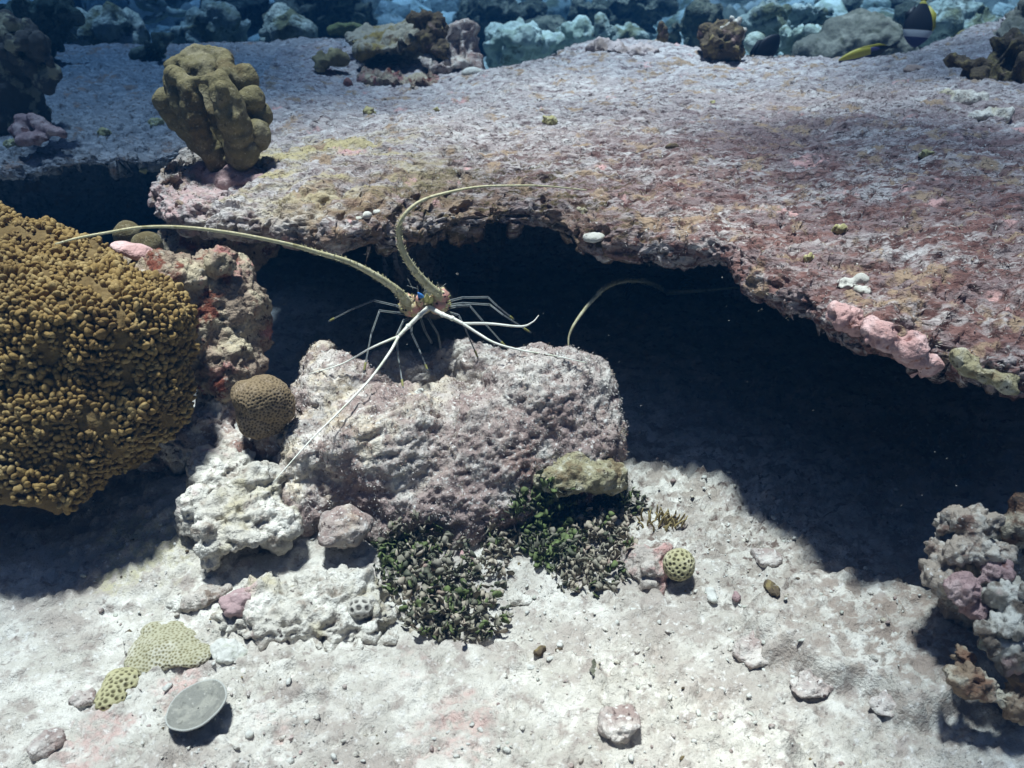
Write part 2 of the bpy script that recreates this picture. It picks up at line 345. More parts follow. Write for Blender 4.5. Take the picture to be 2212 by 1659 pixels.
m_tuft1 = M('turf_mauve', (0.36, 0.315, 0.30)); m_tuft2 = M('turf_red', (0.20, 0.12, 0.10)); m_tuft3 = M('turf_white', (0.48, 0.45, 0.43)); m_tuft4 = M('turf_tan', (0.32, 0.27, 0.20))
m_ant = M('antenna_olive', (0.44, 0.41, 0.25), [('n', (0.54, 0.51, 0.36), 120, 0.48, 0.62), ('n', (0.30, 0.27, 0.14), 60, 0.56, 0.66)], [(300, 0.001)], 0.55, 0.35)
m_antl = M('antennule_white', (0.70, 0.69, 0.62), [('n', (0.52, 0.53, 0.42), 25, 0.52, 0.64)], (), 0.5, 0.3)
m_legd = M('leg_dark', (0.035, 0.045, 0.055), [('n', (0.07, 0.08, 0.06), 40, 0.5, 0.65)], (), 0.45, 0.4)
m_legw = M('leg_stripe', (0.30, 0.32, 0.31), (), (), 0.5, 0.3)
m_foot = M('leg_tip', (0.20, 0.19, 0.06), (), (), 0.6, 0.3)
m_carap = M('lobster_shell', (0.48, 0.40, 0.22), [('n', (0.58, 0.28, 0.24), 28, 0.45, 0.56), ('n', (0.62, 0.55, 0.36), 60, 0.54, 0.66), ('v', (0.02, 0.015, 0.015), 95, 0.20, 0.30)], [(200, 0.001)], 0.55, 0.35)
m_body = M('lobster_back', (0.045, 0.045, 0.04), [('n', (0.16, 0.14, 0.09), 60, 0.58, 0.66)], [(150, 0.002)], 0.6, 0.3)
m_blue = M('horn_blue', (0.06, 0.20, 0.55)); m_horn = M('horn_yellow', (0.60, 0.55, 0.22), (), (), 0.5, 0.3); m_eye = M('eye_black', (0.01, 0.01, 0.012), (), (), 0.15, 0.5)

# ------------------------------------------------------------------ setting: seabed
def seabed_z(x, y):
    p = np.stack([x, y, np.zeros_like(x)], 1)
    z = 0.018*fbm(p, 2.2, 3, 1.0)
    near = 1 - sstep(2.6, 3.4, y)
    z = z + near*0.085*np.exp(-(((x+0.56)/0.26)**2 + ((y-1.36)/0.20)**2))
    w = 0.05*fbm(p, 9, 3, 2.0)
    z = z + near*0.045*sstep(0.02, -0.008, np.sqrt(((x-0.60)/1.5)**2+((y-1.03)/0.95)**2) - 0.135 + w)
    z = z + near*0.026*sstep(0.012, -0.008, np.sqrt(((x+0.08)/1.55)**2+((y-0.70))**2) - 0.305 + 0.5*w)
    z = z + near*(0.010*fbm(p, 22, 2, 3.0) + (0.007 + 0.007*sstep(-.1, .3, fbm(p, 4, 2, 5.5)) + 0.012*np.exp(-(((x-0.42)/0.26)**2 + ((y-1.38)/0.2)**2)))*fbm(p, 60, 2, 4.0) + 0.0045*fbm(p, 150, 1, 5.0))
    z = z - near*0.007*np.clip((fbm(p, 30, 2, 6.0)-0.25)*4, 0, 1)
    back = sstep(3.3, 4.6, y)
    b = 0.02 + 0.055*np.clip(y-4, 0, 6) + 0.010*np.clip(y-10, 0, 30) + 0.22*fbm(p, 0.8, 3, 7.0) + 0.13*(np.abs(fbm(p, 2.6, 3, 8.0))*2-0.4) + 0.04*fbm(p, 9, 3, 9.0)
    b = b + 0.28*sstep(0.8, 3.0, x) - 0.10*sstep(0.0, -2.0, x)
    return z*(1-back) + b*back
rows = np.concatenate([np.linspace(-1.6, 0.58, 50), np.geomspace(0.6, 34, 640)]); cs = np.linspace(-1, 1, 640)
cs = np.sign(cs)*np.abs(cs)**1.15
yy = np.repeat(rows, 640); xx = np.tile(cs, len(rows))*(1.5 + 1.15*np.clip(yy, 0, None))
gv = np.stack([xx, yy, seabed_z(xx, yy)], 1); gt = grid_tris(len(rows), 640)
def gp(u, v):
    p = at_z(u, v, 0.0); return (p[0], p[1], 0.0)
m_sand = M('coral_sand', (0.475, 0.44, 0.385), [('n', (0.62, 0.585, 0.525), 12, 0.42, 0.62), ('n', (0.35, 0.30, 0.265), 26, 0.50, 0.66),
    ('n', (0.38, 0.33, 0.29), 5, 0.48, 0.64), ('n', (0.66, 0.63, 0.59), 90, 0.54, 0.72), ('n', (0.29, 0.25, 0.22), 55, 0.57, 0.70), ('n', (0.19, 0.16, 0.14), 110, 0.63, 0.72),
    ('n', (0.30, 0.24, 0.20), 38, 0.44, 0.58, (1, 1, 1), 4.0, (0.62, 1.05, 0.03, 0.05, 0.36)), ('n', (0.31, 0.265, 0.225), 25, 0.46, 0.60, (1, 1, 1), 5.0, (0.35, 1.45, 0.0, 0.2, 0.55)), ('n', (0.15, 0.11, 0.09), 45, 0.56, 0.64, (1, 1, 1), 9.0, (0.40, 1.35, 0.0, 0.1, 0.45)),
    ('s', (0.53, 0.365, 0.325), gp(205, 1595), 0.030, 0.055), ('s', (0.53, 0.365, 0.325), gp(390, 1480), 0.020, 0.040), ('s', (0.53, 0.365, 0.325), gp(580, 1590), 0.015, 0.05),
    ('s', (0.53, 0.365, 0.325), gp(1000, 1600), 0.02, 0.08), ('s', (0.53, 0.365, 0.325), gp(900, 1470), 0.015, 0.05), ('s', (0.44, 0.40, 0.26), gp(330, 1210), 0.05, 0.11),
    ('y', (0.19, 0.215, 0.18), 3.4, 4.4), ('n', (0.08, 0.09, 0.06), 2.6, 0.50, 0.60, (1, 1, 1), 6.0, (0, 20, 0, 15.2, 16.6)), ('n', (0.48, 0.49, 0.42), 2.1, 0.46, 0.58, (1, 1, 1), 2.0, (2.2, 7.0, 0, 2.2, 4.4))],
    [(80, 0.006), (230, 0.003)], 0.95, 0.05)
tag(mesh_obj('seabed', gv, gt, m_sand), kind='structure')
near_ix = gt[(gv[gt[:,0],1] < 12)]; add_bvh(gv, near_ix)

# ------------------------------------------------------------------ setting: the overhanging shelf and the ledge to its left
def poly(pts, n):
    p = np.array(pts, float); d = np.r_[0, np.cumsum(np.linalg.norm(np.diff(p, axis=0), axis=1))]
    q = np.linspace(0, d[-1], n); return np.stack([np.interp(q, d, p[:,k]) for k in range(p.shape[1])], 1)
def shelf(name, label, lip_px, zl, back_px, mat, ns, thick, cave, seed, ntop=330, lift=0.0):
    lip = poly(spline([at_z(u, v, z) for u, v, z in lip_px], 300), ns)
    back = poly([at_z(u, v, z) for u, v, z in back_px], ns)
    n1 = np.stack([lip[:,0], lip[:,1], np.zeros(ns)], 1)
    wob = 0.022*fbm(n1, 7, 3, seed) + 0.012*fbm(n1, 26, 2, seed+3)
    tg = np.gradient(lip, axis=0); nrm = np.stack([tg[:,1], -tg[:,0], 0*tg[:,0]], 1); nrm /= np.linalg.norm(nrm, axis=1)[:,None]
    k = np.ones(25)/25
    nrm = np.stack([np.convolve(np.pad(nrm[:,a], 12, 'edge'), k, 'valid') for a in range(3)], 1)     # outward, to the open side
    dirn = back-lip; dirn[:,2] = 0; ln = np.linalg.norm(dirn, axis=1); dirn /= ln[:,None]
    inw = -nrm*0.55 + dirn*0.45
    zo = lip[:,2] + 0.5*wob
    out = []
    def add(off_n, off_d, z): out.append(np.stack([lip[:,0]+inw[:,0]*off_d+nrm[:,0]*off_n, lip[:,1]+inw[:,1]*off_d+nrm[:,1]*off_n, z], 1))
    th = thick*(1 + 6*wob)
    for f in np.linspace(0, 1, 30): add(0, cave*1.02, -0.15*(1-f)+(zo+0.0)*f)
    for f in np.linspace(0.03, 1, 60): add(wob*0.4*f, cave*(1-f)+0.012*f, zo+0.03*(1-f)*f*4*0.5)
    for a in np.linspace(0.05, 1, 46):                                              # round nose
        an = -math.pi/2 + math.pi*a
        add(wob + 0.016*math.cos(an)*1.6 - 0.02, 0, zo + th*(0.5+0.5*math.sin(an)))
    e = out[-1]; zt = e[:,2]; kk = np.ones(61)/61
    es = np.stack([np.convolve(np.pad(e[:,a], 30, 'edge'), kk, 'valid') for a in range(3)], 1)
    for f in np.linspace(0, 1, ntop)[1:]**1.35:
        g = min(1, f*7); eg = e*(1-g) + es*g; p = eg*(1-f) + back*f
        p[:,2] = eg[:,2]*(1-f) + back[:,2]*f + lift*np.sin(math.pi*min(f*1.6, 1)) + 0.020*(1-np.exp(-f*14))
        out.append(p)
    e = out[-1]
    for f in np.linspace(0, 1, 26)[1:]:
        p = e.copy(); p[:,1] += 0.10*math.sin(f*math.pi/2); p[:,2] = e[:,2]*(1-f) - 0.3*f; out.append(p)
    A = np.stack(out, 0); nr = len(out); v = A.reshape(-1, 3); t = grid_tris(nr, ns)
    n = vnormals(v, t)
    if n[(nr-120)*ns + ns//2, 2] < 0: t = t[:, ::-1]; n = -n
    v = relief(v, n, [('f', 2.4, 0.028), ('f', 9, 0.013), ('f', 24, 0.006), ('f', 55, 0.005), ('f', 130, 0.003), ('p', 26, 0.013), ('p', 60, 0.006)], seed)
    o = mesh_obj(name, v, t, mat); tag(o, label, 'rock shelf'); add_bvh(v, t)
    return v, t, nr, ns
Z0 = 0.418
lip_main = [(520, 372, .44), (430, 395, .44), (362, 428, .435), (338, 462, .425), (370, 497, Z0), (470, 515, Z0), (575, 530, Z0), (640, 545, Z0), (740, 558, Z0), (850, 545, Z0), (960, 517, Z0),
            (1060, 510, Z0), (1150, 506, Z0), (1215, 520, Z0), (1250, 545, Z0), (1320, 560, Z0), (1400, 572, Z0), (1510, 578, Z0), (1580, 604, .416), (1620, 645, .414), (1700, 682, .412), (1800, 745, .408),
            (1880, 772, .405), (1960, 802, .402), (2040, 806, .40), (2110, 840, .40), (2212, 866, .395), (2330, 900, .39), (2480, 960, .39)]
back_main = [(600, 118, .50), (700, 100, .50), (900, 140, .50), (1030, 165, .50), (1150, 142, .51), (1280, 98, .53), (1400, 98, .535), (1470, 112, .53), (1530, 130, .52), (1700, 128, .52), (1800, 140, .53),
             (1950, 130, .545), (2050, 98, .57), (2212, 30, .62), (2500, 5, .66), (2900, 5, .68)]
sv, st_, snr, sns = shelf('reef_shelf', 'broad overhanging rock shelf of mottled mauve turf roofing the dark cave', lip_main, Z0, back_main, m_shelf, 600, 0.060, 0.95, 3.0, lift=0.012)
lip_left = [(-700, 440, .42), (-400, 415, .42), (-150, 400, .42), (0, 388, .42), (60, 384, .42), (130, 374, .42), (250, 370, .42), (330, 362, .42), (400, 350, .42), (470, 345, .42), (620, 335, .42), (760, 330, .42)]
back_left = [(-900, 130, .47), (-300, 120, .47), (0, 118, .47), (300, 106, .47), (500, 100, .475), (700, 96, .475), (800, 100, .475)]
lv, lt, _, _ = shelf('reef_ledge', 'flat grey rock ledge behind the brown coral with black hollow beneath it', lip_left, .42, back_left, m_ledge, 420, 0.035, 0.95, 8.0, ntop=240)

# ------------------------------------------------------------------ large rocks
ROUGH = [('f', 9, 0.020), ('b', 20, 0.006), ('f', 50, 0.006), ('f', 120, 0.005), ('p', 40, 0.006)]
lump('boulder', 'big mottled two-humped boulder with a dark hollow on top where the lobster stands', 'boulder', [
    E(1170, 905, 1.50, 165, 168, 150), E(1070, 985, 1.43, 190, 150, 150), E(820, 960, 1.42, 190, 140, 150), E(715, 905, 1.46, 95, 110, 110), E(960, 1060, 1.38, 260, 110, 140),
    E(1240, 960, 1.46, 110, 135, 130), E(780, 1050, 1.36, 150, 90, 90), E(672, 985, 1.37, 78, 95, 90), E(690, 800, 1.58, 45, 60, 50), E(760, 860, 1.54, 110, 70, 90), E(1040, 800, 1.60, 70, 50, 60), E(940, 960, 1.60, 300, 120, 120), E(660, 1080, 1.33, 90, 90, 90), E(840, 1120, 1.33, 130, 70, 80), E(740, 870, 1.5, 110, 100, 100), E(960, 905, 1.5, 120, 80, 90), E(890, 815, 1.67, 140, 58, 60), E(980, 790, 1.68, 80, 50, 50)],
    m_boulder, 0.0045, 10, ROUGH, bvh=True)
lump('reef_rock', 'dark red crusted rock pillar between the brown coral and the cave', 'rock', [
    E(480, 690, 1.56, 100, 120, 110), E(470, 605, 1.60, 85, 60, 70), E(350, 610, 1.52, 100, 65, 70), E(500, 780, 1.50, 75, 80, 80), E(400, 720, 1.5, 90, 110, 70), E(476, 562, 1.54, 36, 28, 34), E(470, 530, 1.86, 125, 75, 90), E(300, 580, 1.62, 70, 40, 60)],
    m_leftrock, 0.005, 6, ROUGH, bvh=True)
lump('pierced_rock', 'cream coloured rock with a shaded hollow opening beneath it', 'rock', [
    E(505, 1120, 1.22, 90, 55, 70), E(448, 1180, 1.17, 34, 70, 45), E(430, 1110, 1.24, 45, 60, 60), E(600, 1130, 1.23, 55, 50, 60), E(560, 1060, 1.28, 70, 60, 60), E(480, 1030, 1.32, 80, 70, 80), E(520, 1165, 1.17, 60, 22, 30)],
    m_pale, 0.004, 6, [('f', 14, 0.014), ('f', 40, 0.009), ('f', 110, 0.004), ('p', 36, 0.010)], bvh=True)
lump('nook_rock', 'mauve pitted rock in the nook below the small round brown coral', 'rock', [E(455, 950, 1.42, 60, 80, 60), E(398, 965, 1.40, 52, 60, 60), E(350, 985, 1.44, 60, 40, 60), E(500, 985, 1.38, 60, 60, 60), E(470, 880, 1.46, 50, 50, 50), E(600, 960, 1.40, 50, 60, 60)], m_boulder, 0.0045, 5, ROUGH, bvh=True)
lump('rubble_mound', 'low knobbly mound of cemented rubble left of the leafy algae', 'rubble', [
    E(640, 1330, 1.07, 170, 45, 80), E(720, 1290, 1.11, 110, 50, 80), E(560, 1300, 1.09, 80, 40, 60), E(700, 1360, 1.05, 120, 30, 50), E(790, 1330, 1.07, 60, 40, 50)],
    m_pale, 0.004, 4, [('f', 16, 0.014), ('b', 38, 0.010), ('f', 90, 0.006), ('p', 40, 0.012)], bvh=True)

# ------------------------------------------------------------------ big brown knobbly coral
bells = [E(110, 720, 1.36, 230, 190, 190), E(60, 640, 1.42, 200, 150, 180), E(230, 760, 1.34, 170, 170, 150), E(140, 880, 1.30, 230, 160, 170), E(60, 960, 1.27, 220, 120, 150), E(290, 850, 1.32, 120, 130, 120),
         E(330, 690, 1.42, 70, 90, 90), E(-60, 620, 1.45, 200, 160, 180), E(-120, 850, 1.36, 250, 220, 200)]
bv, bt = remesh(bells, 0.007, 8); bn = vnormals(bv, bt); bv = relief(bv, bn, [('f', 6, 0.030), ('b', 14, 0.007), ('b', 55, 0.004), ('f', 110, 0.0015)], 4.4); bn = vnormals(bv, bt)
broot = empty('knobbly_coral', (bv[:,0].mean(), bv[:,1].mean(), bv[:,2].min())); tag(broot, 'large mustard brown coral colony covered in small knobs, filling the left edge', 'coral')
mesh_obj('smooth_base', bv, bt, m_nubbase, broot, np.asarray(broot.location)); add_bvh(bv, bt)
def topside(p, n):
    lim = 0.150 - 0.12*(p[:,0]+0.75) + 0.06*fbm(p, 9, 2, 3.3)
    return (p[:,2] > lim) & (n[:,1] < 0.55) & (n[:,2] > -0.5)
kp, kn = scatter(bv, bt, 42000, 0.0069, topside)
A = Acc()
for p, n in zip(kp, kn):
    c_ = fbm(p[None], 22, 2, 5.5)[0]
    if c_ < -0.36: continue                                      # bare gaps between the clusters
    d = n*0.9 + np.array([0, -0.05, 0.45]) + rng.normal(0, 0.22, 3); d /= np.linalg.norm(d)
    r = 0.0039*rng.uniform(0.8, 1.2)*(1 + 0.4*c_); h = r*rng.uniform(1.1, 2.2) + 0.006*max(c_, 0)
    v, t = ellipsoid(p + d*h*0.38, (r*rng.uniform(0.85, 1.9), r, h), frame(d, rng.uniform(0, 6.3)), 2); A.add(v*1.0, t)
    for _ in range(rng.integers(0, 2)):
        q = p + d*h*0.68 + np.cross(d, rng.normal(0, 1, 3))*r*0.8
        v, t = ellipsoid(q, (r*rng.uniform(.6, 1), r*0.75, r*0.85), None, 1); A.add(v, t)
v_, t_, m_ = A.get(); v_ = v_ + np.stack([fbm(v_, 130, 1, k)*0.0012 for k in (1, 2, 3)], 1); A.v, A.t, A.m = [v_], [t_], [m_]
A.build('knobby_crown', m_nub, broot, np.asarray(broot.location))

# ------------------------------------------------------------------ tall coral on the ledge
Yt = 1.95
def C(pts, n=6, flat=1.0):
    """a string of overlapping balls: (u, v, Y, r)"""
    q = spline(pts, n); return [E(a[0], a[1], a[2], a[3], a[3], a[3]*flat) for a in q]
lump('pillar_coral', 'tall fist-shaped olive coral with folded lobes standing on the shelf corner', 'coral',
    C([(482, 372, Yt, 20), (442, 310, Yt-.025, 25), (416, 240, Yt-.04, 27), (408, 188, Yt-.03, 24)], 9) + C([(518, 365, Yt-.01, 26), (512, 300, Yt-.03, 32), (492, 230, Yt-.045, 31), (474, 180, Yt-.03, 27)], 9) +
    C([(470, 345, Yt+.03, 24), (408, 280, Yt+.03, 27), (358, 214, Yt+.02, 23)], 7) + C([(475, 310, Yt+.05, 48), (455, 230, Yt+.06, 52), (432, 160, Yt+.08, 44)], 6) +
    C([(364, 142, Yt+.05, 15), (400, 124, Yt+.10, 17), (446, 117, Yt+.12, 17), (484, 128, Yt+.09, 19), (490, 160, Yt+.03, 20)], 14) + C([(374, 164, Yt+.0, 14), (405, 176, Yt-.03, 16), (440, 170, Yt-.035, 14), (476, 166, Yt-.03, 18)], 9) +
    C([(520, 350, Yt+.02, 20), (548, 300, Yt+.04, 22), (540, 230, Yt+.06, 26), (515, 170, Yt+.07, 24)], 8) + C([(372, 160, Yt+.03, 15), (386, 215, Yt+.0, 20), (440, 305, Yt+.0, 22)], 8) +
    [E(527, 166, Yt+.04, 27, 29, 28), E(543, 216, Yt+.02, 24, 27, 26), E(557, 252, Yt+.03, 22, 26, 24), E(557, 290, Yt-.0, 25, 30, 26), E(536, 330, Yt-.03, 20, 26, 22), E(505, 392, Yt+.0, 40, 26, 34), E(478, 205, Yt-.07, 14, 26, 14), E(508, 262, Yt-.065, 15, 24, 14)],
    m_olive, 0.0036, 5, [('f', 9, 0.014), ('f', 26, 0.005), ('f', 90, 0.0012)], bvh=True)
lump('pink_pedestal', 'rose pink crusted foot under the fist-shaped olive coral', 'rock', [E(505, 392, 1.93, 72, 36, 50), E(565, 400, 1.90, 40, 26, 34), E(450, 385, 1.98, 60, 28, 40)], m_rose, 0.005, 4, [('f', 16, 0.014), ('f', 50, 0.007)], bvh=True)

# ------------------------------------------------------------------ corals of the middle ground
lump('dome_coral', 'small round brown honeycomb coral between the brown colony and the boulder', 'coral', [E(572, 868, 1.37, 68, 58, 60), E(560, 900, 1.36, 56, 55, 50)], m_dome, 0.0016, 10, [('f', 9, 0.014), ('f', 16, 0.007), ('f', 60, 0.002)], bvh=True, cups=0.0050)
lump('round_coral', 'smaller smooth olive ball coral in the dark hollow, left of its twin', 'coral', [E(276, 512, 1.72, 29, 34, 28)], m_olive, 0.004, 3, [('f', 20, 0.006)], 'olive ball corals in the hollow')
lump('round_coral', 'larger smooth olive ball coral in the dark hollow, right of its twin', 'coral', [E(318, 534, 1.66, 36, 36, 30)], m_olive, 0.004, 3, [('f', 20, 0.006)], 'olive ball corals in the hollow')
lump('pink_crust', 'pink crust patch on the rock just behind the brown knobbly coral', 'crust', [E(285, 540, 1.53, 48, 16, 30, roty(14)), E(330, 560, 1.53, 40, 12, 26, roty(20))], m_pink, 0.004, 4, [('f', 24, 0.006)])
lump('crust_nodule', 'yellow green encrusted nodule jutting from the boulder above dark algae', 'coral', [E(1240, 1020, 1.35, 95, 40, 70), E(1190, 1010, 1.37, 60, 34, 50), E(1300, 1030, 1.36, 55, 34, 50)], m_yelgreen, 0.004, 6, [('f', 18, 0.012), ('f', 50, 0.007), ('f', 120, 0.003)], bvh=True)
lump('round_stone', 'rounded mauve stone at the foot of the boulder left of the algae', 'stone', [E(745, 1135, 1.24, 60, 40, 50), E(715, 1155, 1.22, 30, 26, 28)], m_boulder, 0.004, 5, [('f', 24, 0.008), ('f', 70, 0.004)], bvh=True)
lump('crusted_stone', 'tan and pink crusted stone the yellow honeycomb coral grows on', 'stone', [E(1405, 1215, 1.20, 62, 36, 50), E(1395, 1250, 1.18, 44, 26, 36)], m_mix, 0.0036, 3, [('f', 20, 0.014), ('f', 60, 0.008), ('p', 40, 0.010)], bvh=True)
lump('honeycomb_coral', 'small yellow green ball coral with dark round pits on the sand right of the algae', 'coral', [E(1466, 1218, 1.17, 35, 35, 34)], m_fav, 0.0014, 6, [('f', 20, 0.004)], cups=0.0070)
lump('honeycomb_coral', 'wide pale yellow pitted coral patch above the grey disc, larger of the two', 'coral', [E(360, 1400, None, 80, 24, 62), E(405, 1415, None, 52, 17, 40), E(320, 1425, None, 46, 17, 40), E(355, 1370, None, 50, 20, 40)], m_favpale, 0.0016, 9, [('f', 20, 0.008)], 'pale honeycomb corals on the pavement', cups=0.0047)
lump('honeycomb_coral', 'narrow pale yellow pitted coral patch left of the grey disc, smaller of the two', 'coral', [E(262, 1475, None, 40, 18, 40), E(240, 1505, None, 36, 20, 34)], m_fav, 0.0015, 9, [('f', 20, 0.006)], cups=0.0072, group='pale honeycomb corals on the pavement')
lump('ringed_coral', 'little grey coral with a ring of dark cups on the rubble mound', 'coral', [E(778, 1312, None, 27, 20, 26)], m_ring, 0.0014, 5, [('f', 40, 0.003)], cups=0.0095)

# disc coral: a thin dish on a short stalk
pc, _ = hit(432, 1560); dc = at_y(433, 1541, pc[1]+0.002); dc[2] += 0.004
nd = np.array([-0.24, 0.03, 1.0]); fr = frame(nd)
prof = [(0.0, 0.006), (0.012, 0.0055), (0.024, 0.0075), (0.036, 0.0115), (0.042, 0.0135), (0.0435, 0.0128), (0.0425, 0.0105), (0.034, 0.006), (0.02, 0.0), (0.008, -0.006), (0.006, -0.022), (0.012, -0.045)]
prof = spline([(a, 0, b) for a, b in prof], 60); vs = []
for a in range(56):
    an = 2*math.pi*a/56; wv = 1 + 0.035*math.sin(2*an+1) + 0.014*math.sin(5*an) + 0.004*math.sin(11*an+2)
    vs.append(np.stack([prof[:,0]*math.cos(an)*wv, prof[:,0]*math.sin(an)*wv, prof[:,2]], 1) @ fr + dc)
vs.append(vs[0]); dv = np.concatenate(vs); dt = grid_tris(57, 60)[:, ::-1]
droot = empty('disc_coral', pc); tag(droot, 'flat grey disc shaped coral tilted over its own shadow on the pale pavement', 'coral')
row = np.tile(np.arange(60), 57); isrim = (row[dt[:,0]] > 20) & (row[dt[:,0]] < 33)
mesh_obj('dish', dv, dt[~isrim], m_disc, droot, pc); mesh_obj('rim', dv, dt[isrim], m_rim, droot, pc)

# ------------------------------------------------------------------ leafy algae clumps: chains of flat segments
def clump(name, label, places, mix, n_chain, height, seed, group=None, size=0.0074):
    r = np.random.default_rng(seed); A = Acc(); base = None
    for (u, v, ru, rv, w) in places:
        for _ in range(int(n_chain*w)):
            a = r.uniform(0, 6.283); q = 1.25*r.random()**0.62
            p, n = hit(u + ru*q*math.cos(a), v + rv*q*math.sin(a))
            if base is None: base = p.copy()
            d = np.array([math.cos(a)*0.5*q, -0.35 + math.sin(a)*-0.3*q, 1.0]) + r.normal(0, 0.35, 3) + n*0.4; d /= np.linalg.norm(d)
            hh = height*(1.1-0.6*q)*r.uniform(0.5, 1.1); p = p - n*0.004; s = 0.0; mi = r.choice(len(mix), p=mix)
            while s < hh:
                rr = size*r.uniform(0.45, 1.3)
                fr = frame(np.cross(d, r.normal(0, 1, 3)) + 1e-4, 0); fr = np.stack([np.cross(d, fr[2]), d, fr[2]])
                v_, t_ = ICO[1]; v_ = np.stack([v_[:,0]*rr*(0.95+0.5*v_[:,1]), v_[:,1]*rr, v_[:,2]*rr*0.13 + 0.35*rr*v_[:,0]**2], 1) @ fr + p + d*rr*0.8; A.add(v_ + r.normal(0, rr*.07, v_.shape), t_, mi if r.random() < 0.75 else r.choice(len(mix), p=mix))
                p = p + d*rr*1.5; s += rr*1.5; d = d + r.normal(0, 0.33, 3); d /= np.linalg.norm(d)
    o = A.build(name, [m_leafg, m_leafd, m_leafp, m_leafm], None, base); tag(o, label, 'algae', group); return o
G = 'leafy algae clumps in front of the boulder'
clump('leafy_algae', 'large grey green clump of leafy algae sprawling over the sand left of centre', [(960, 1250, 110, 80, 1.0), (900, 1190, 50, 50, 0.4), (1000, 1340, 80, 40, 0.45), (940, 1330, 50, 40, 0.25)], [0.16, 0.22, 0.28, 0.34], 240, 0.055, 11, G)
clump('leafy_algae', 'bright green fringe of leafy algae on the left side of the large clump', [(850, 1220, 30, 50, 1.0)], [0.75, 0.25, 0.0, 0.0], 60, 0.045, 12, G)
clump('leafy_algae', 'dark green clump of leafy algae under the yellow green nodule', [(1190, 1130, 62, 70, 1.0), (1190, 1190, 50, 30, 0.3)], [0.50, 0.44, 0.0, 0.06], 210, 0.06, 13, G)
clump('leafy_algae', 'pale tan clump of leafy algae right of the dark green one', [(1300, 1160, 60, 50, 1.0)], [0.06, 0.08, 0.62, 0.24], 130, 0.05, 14, G)
clump('leafy_algae', 'grey low clump of leafy algae spilling onto the white sand beside the honeycomb coral', [(1275, 1240, 62, 40, 1.0)], [0.12, 0.12, 0.34, 0.42], 120, 0.035, 15, G)
clump('leafy_algae', 'dark sprig of leafy algae hanging below the nodule on its right', [(1350, 1090, 35, 22, 1.0), (1310, 1100, 30, 20, .5)], [0.25, 0.60, 0.05, 0.10], 50, 0.045, 16, G)
clump('leafy_algae', 'small tan sprig of leafy algae between the two big clumps', [(1090, 1160, 30, 40, 1.0)], [0.05, 0.15, 0.50, 0.30], 60, 0.045, 17, G)
# spiky olive tuft
A = Acc(); pt, _ = hit(1430, 1135)
for k in range(46):
    p, n = hit(1432 + rng.normal(0, 20), 1133 + rng.normal(0, 9)); d = np.array([rng.normal(0, .35), rng.normal(-.1, .2), 1.0]); h = rng.uniform(.012, .026)
    v, t = tube([p - d*0.004, p + d*h*0.5, p + d*h + rng.normal(0, .003, 3)], [0.0022, 0.002, 0.001], 6, 5); A.add(v, t)
tag(A.build('algae_tuft', M('olive_tuft', (0.26, 0.20, 0.09)), None, pt), 'spiky olive tuft of algae on the sand behind the yellow honeycomb coral', 'algae')

# ------------------------------------------------------------------ right hand coral stack
_nubs = lambda pts, Y, r: [E(u, v, Y + random.uniform(-.02, .02), r*random.uniform(.8, 1.2)) for u, v in pts]
lump('lobed_coral', 'stack of rounded tan coral lobes at the right edge below the cave', 'coral',
    [E(2090, 1130, 1.03, 34, 26, 30), E(2065, 1112, 1.05, 24, 20, 24), E(2115, 1112, 1.06, 26, 20, 24), E(2140, 1130, 1.05, 22, 22, 24), E(2040, 1135, 1.05, 22, 22, 22), E(2020, 1180, 1.03, 24, 22, 24), E(2072, 1192, 1.00, 36, 34, 34), E(2035, 1205, 1.01, 24, 24, 24),
     E(2105, 1165, 1.01, 26, 20, 24), E(2135, 1195, 0.99, 30, 28, 28), E(2170, 1190, 1.0, 24, 26, 26), E(2015, 1240, 1.0, 24, 30, 26), E(2050, 1260, 0.98, 34, 30, 30), E(2100, 1240, 1.04, 80, 90, 60), E(2150, 1200, 1.08, 70, 80, 60), E(2120, 1300, 1.05, 80, 90, 60)],
    m_lobed, 0.0030, 1, [('f', 22, 0.005), ('b', 55, 0.007), ('f', 130, 0.003)], bvh=True)
lump('pink_coral', 'mauve pink lump wedged in the lobed coral at the right edge', 'coral', [E(2085, 1275, 0.955, 42, 36, 34), E(2150, 1235, 0.97, 38, 26, 30), E(2110, 1310, 0.95, 34, 30, 28)], m_rose, 0.0034, 2, [('f', 24, 0.008), ('b', 50, 0.004), ('f', 110, 0.003), ('p', 40, .006)], bvh=True)
lump('capped_coral', 'brown coral stump with a pink cap behind the lobed coral at the right edge', 'coral', [E(2200, 1135, 1.06, 42, 56, 40), E(2205, 1090, 1.07, 32, 30, 30), E(2230, 1180, 1.08, 60, 70, 50)], m_lower, 0.004, 4, [('f', 24, 0.008), ('f', 80, 0.004)], bvh=True)
lump('plate_coral', 'grey ruffled coral plates with whitish edges below the lobed coral at the right edge', 'coral', [E(2175, 1290, 0.95, 56, 42, 44), E(2130, 1355, 0.91, 32, 20, 26), E(2160, 1345, 0.91, 24, 18, 22), E(2190, 1350, 0.9, 34, 26, 28), E(2150, 1390, 0.90, 44, 24, 30, roty(35)), E(2195, 1420, 0.89, 50, 34, 34, roty(35)), E(2220, 1330, 0.93, 70, 90, 50)], m_teal, 0.0034, 2, [('f', 20, 0.010), ('b', 45, 0.007), ('f', 110, 0.004), ('p', 34, .008)], bvh=True)
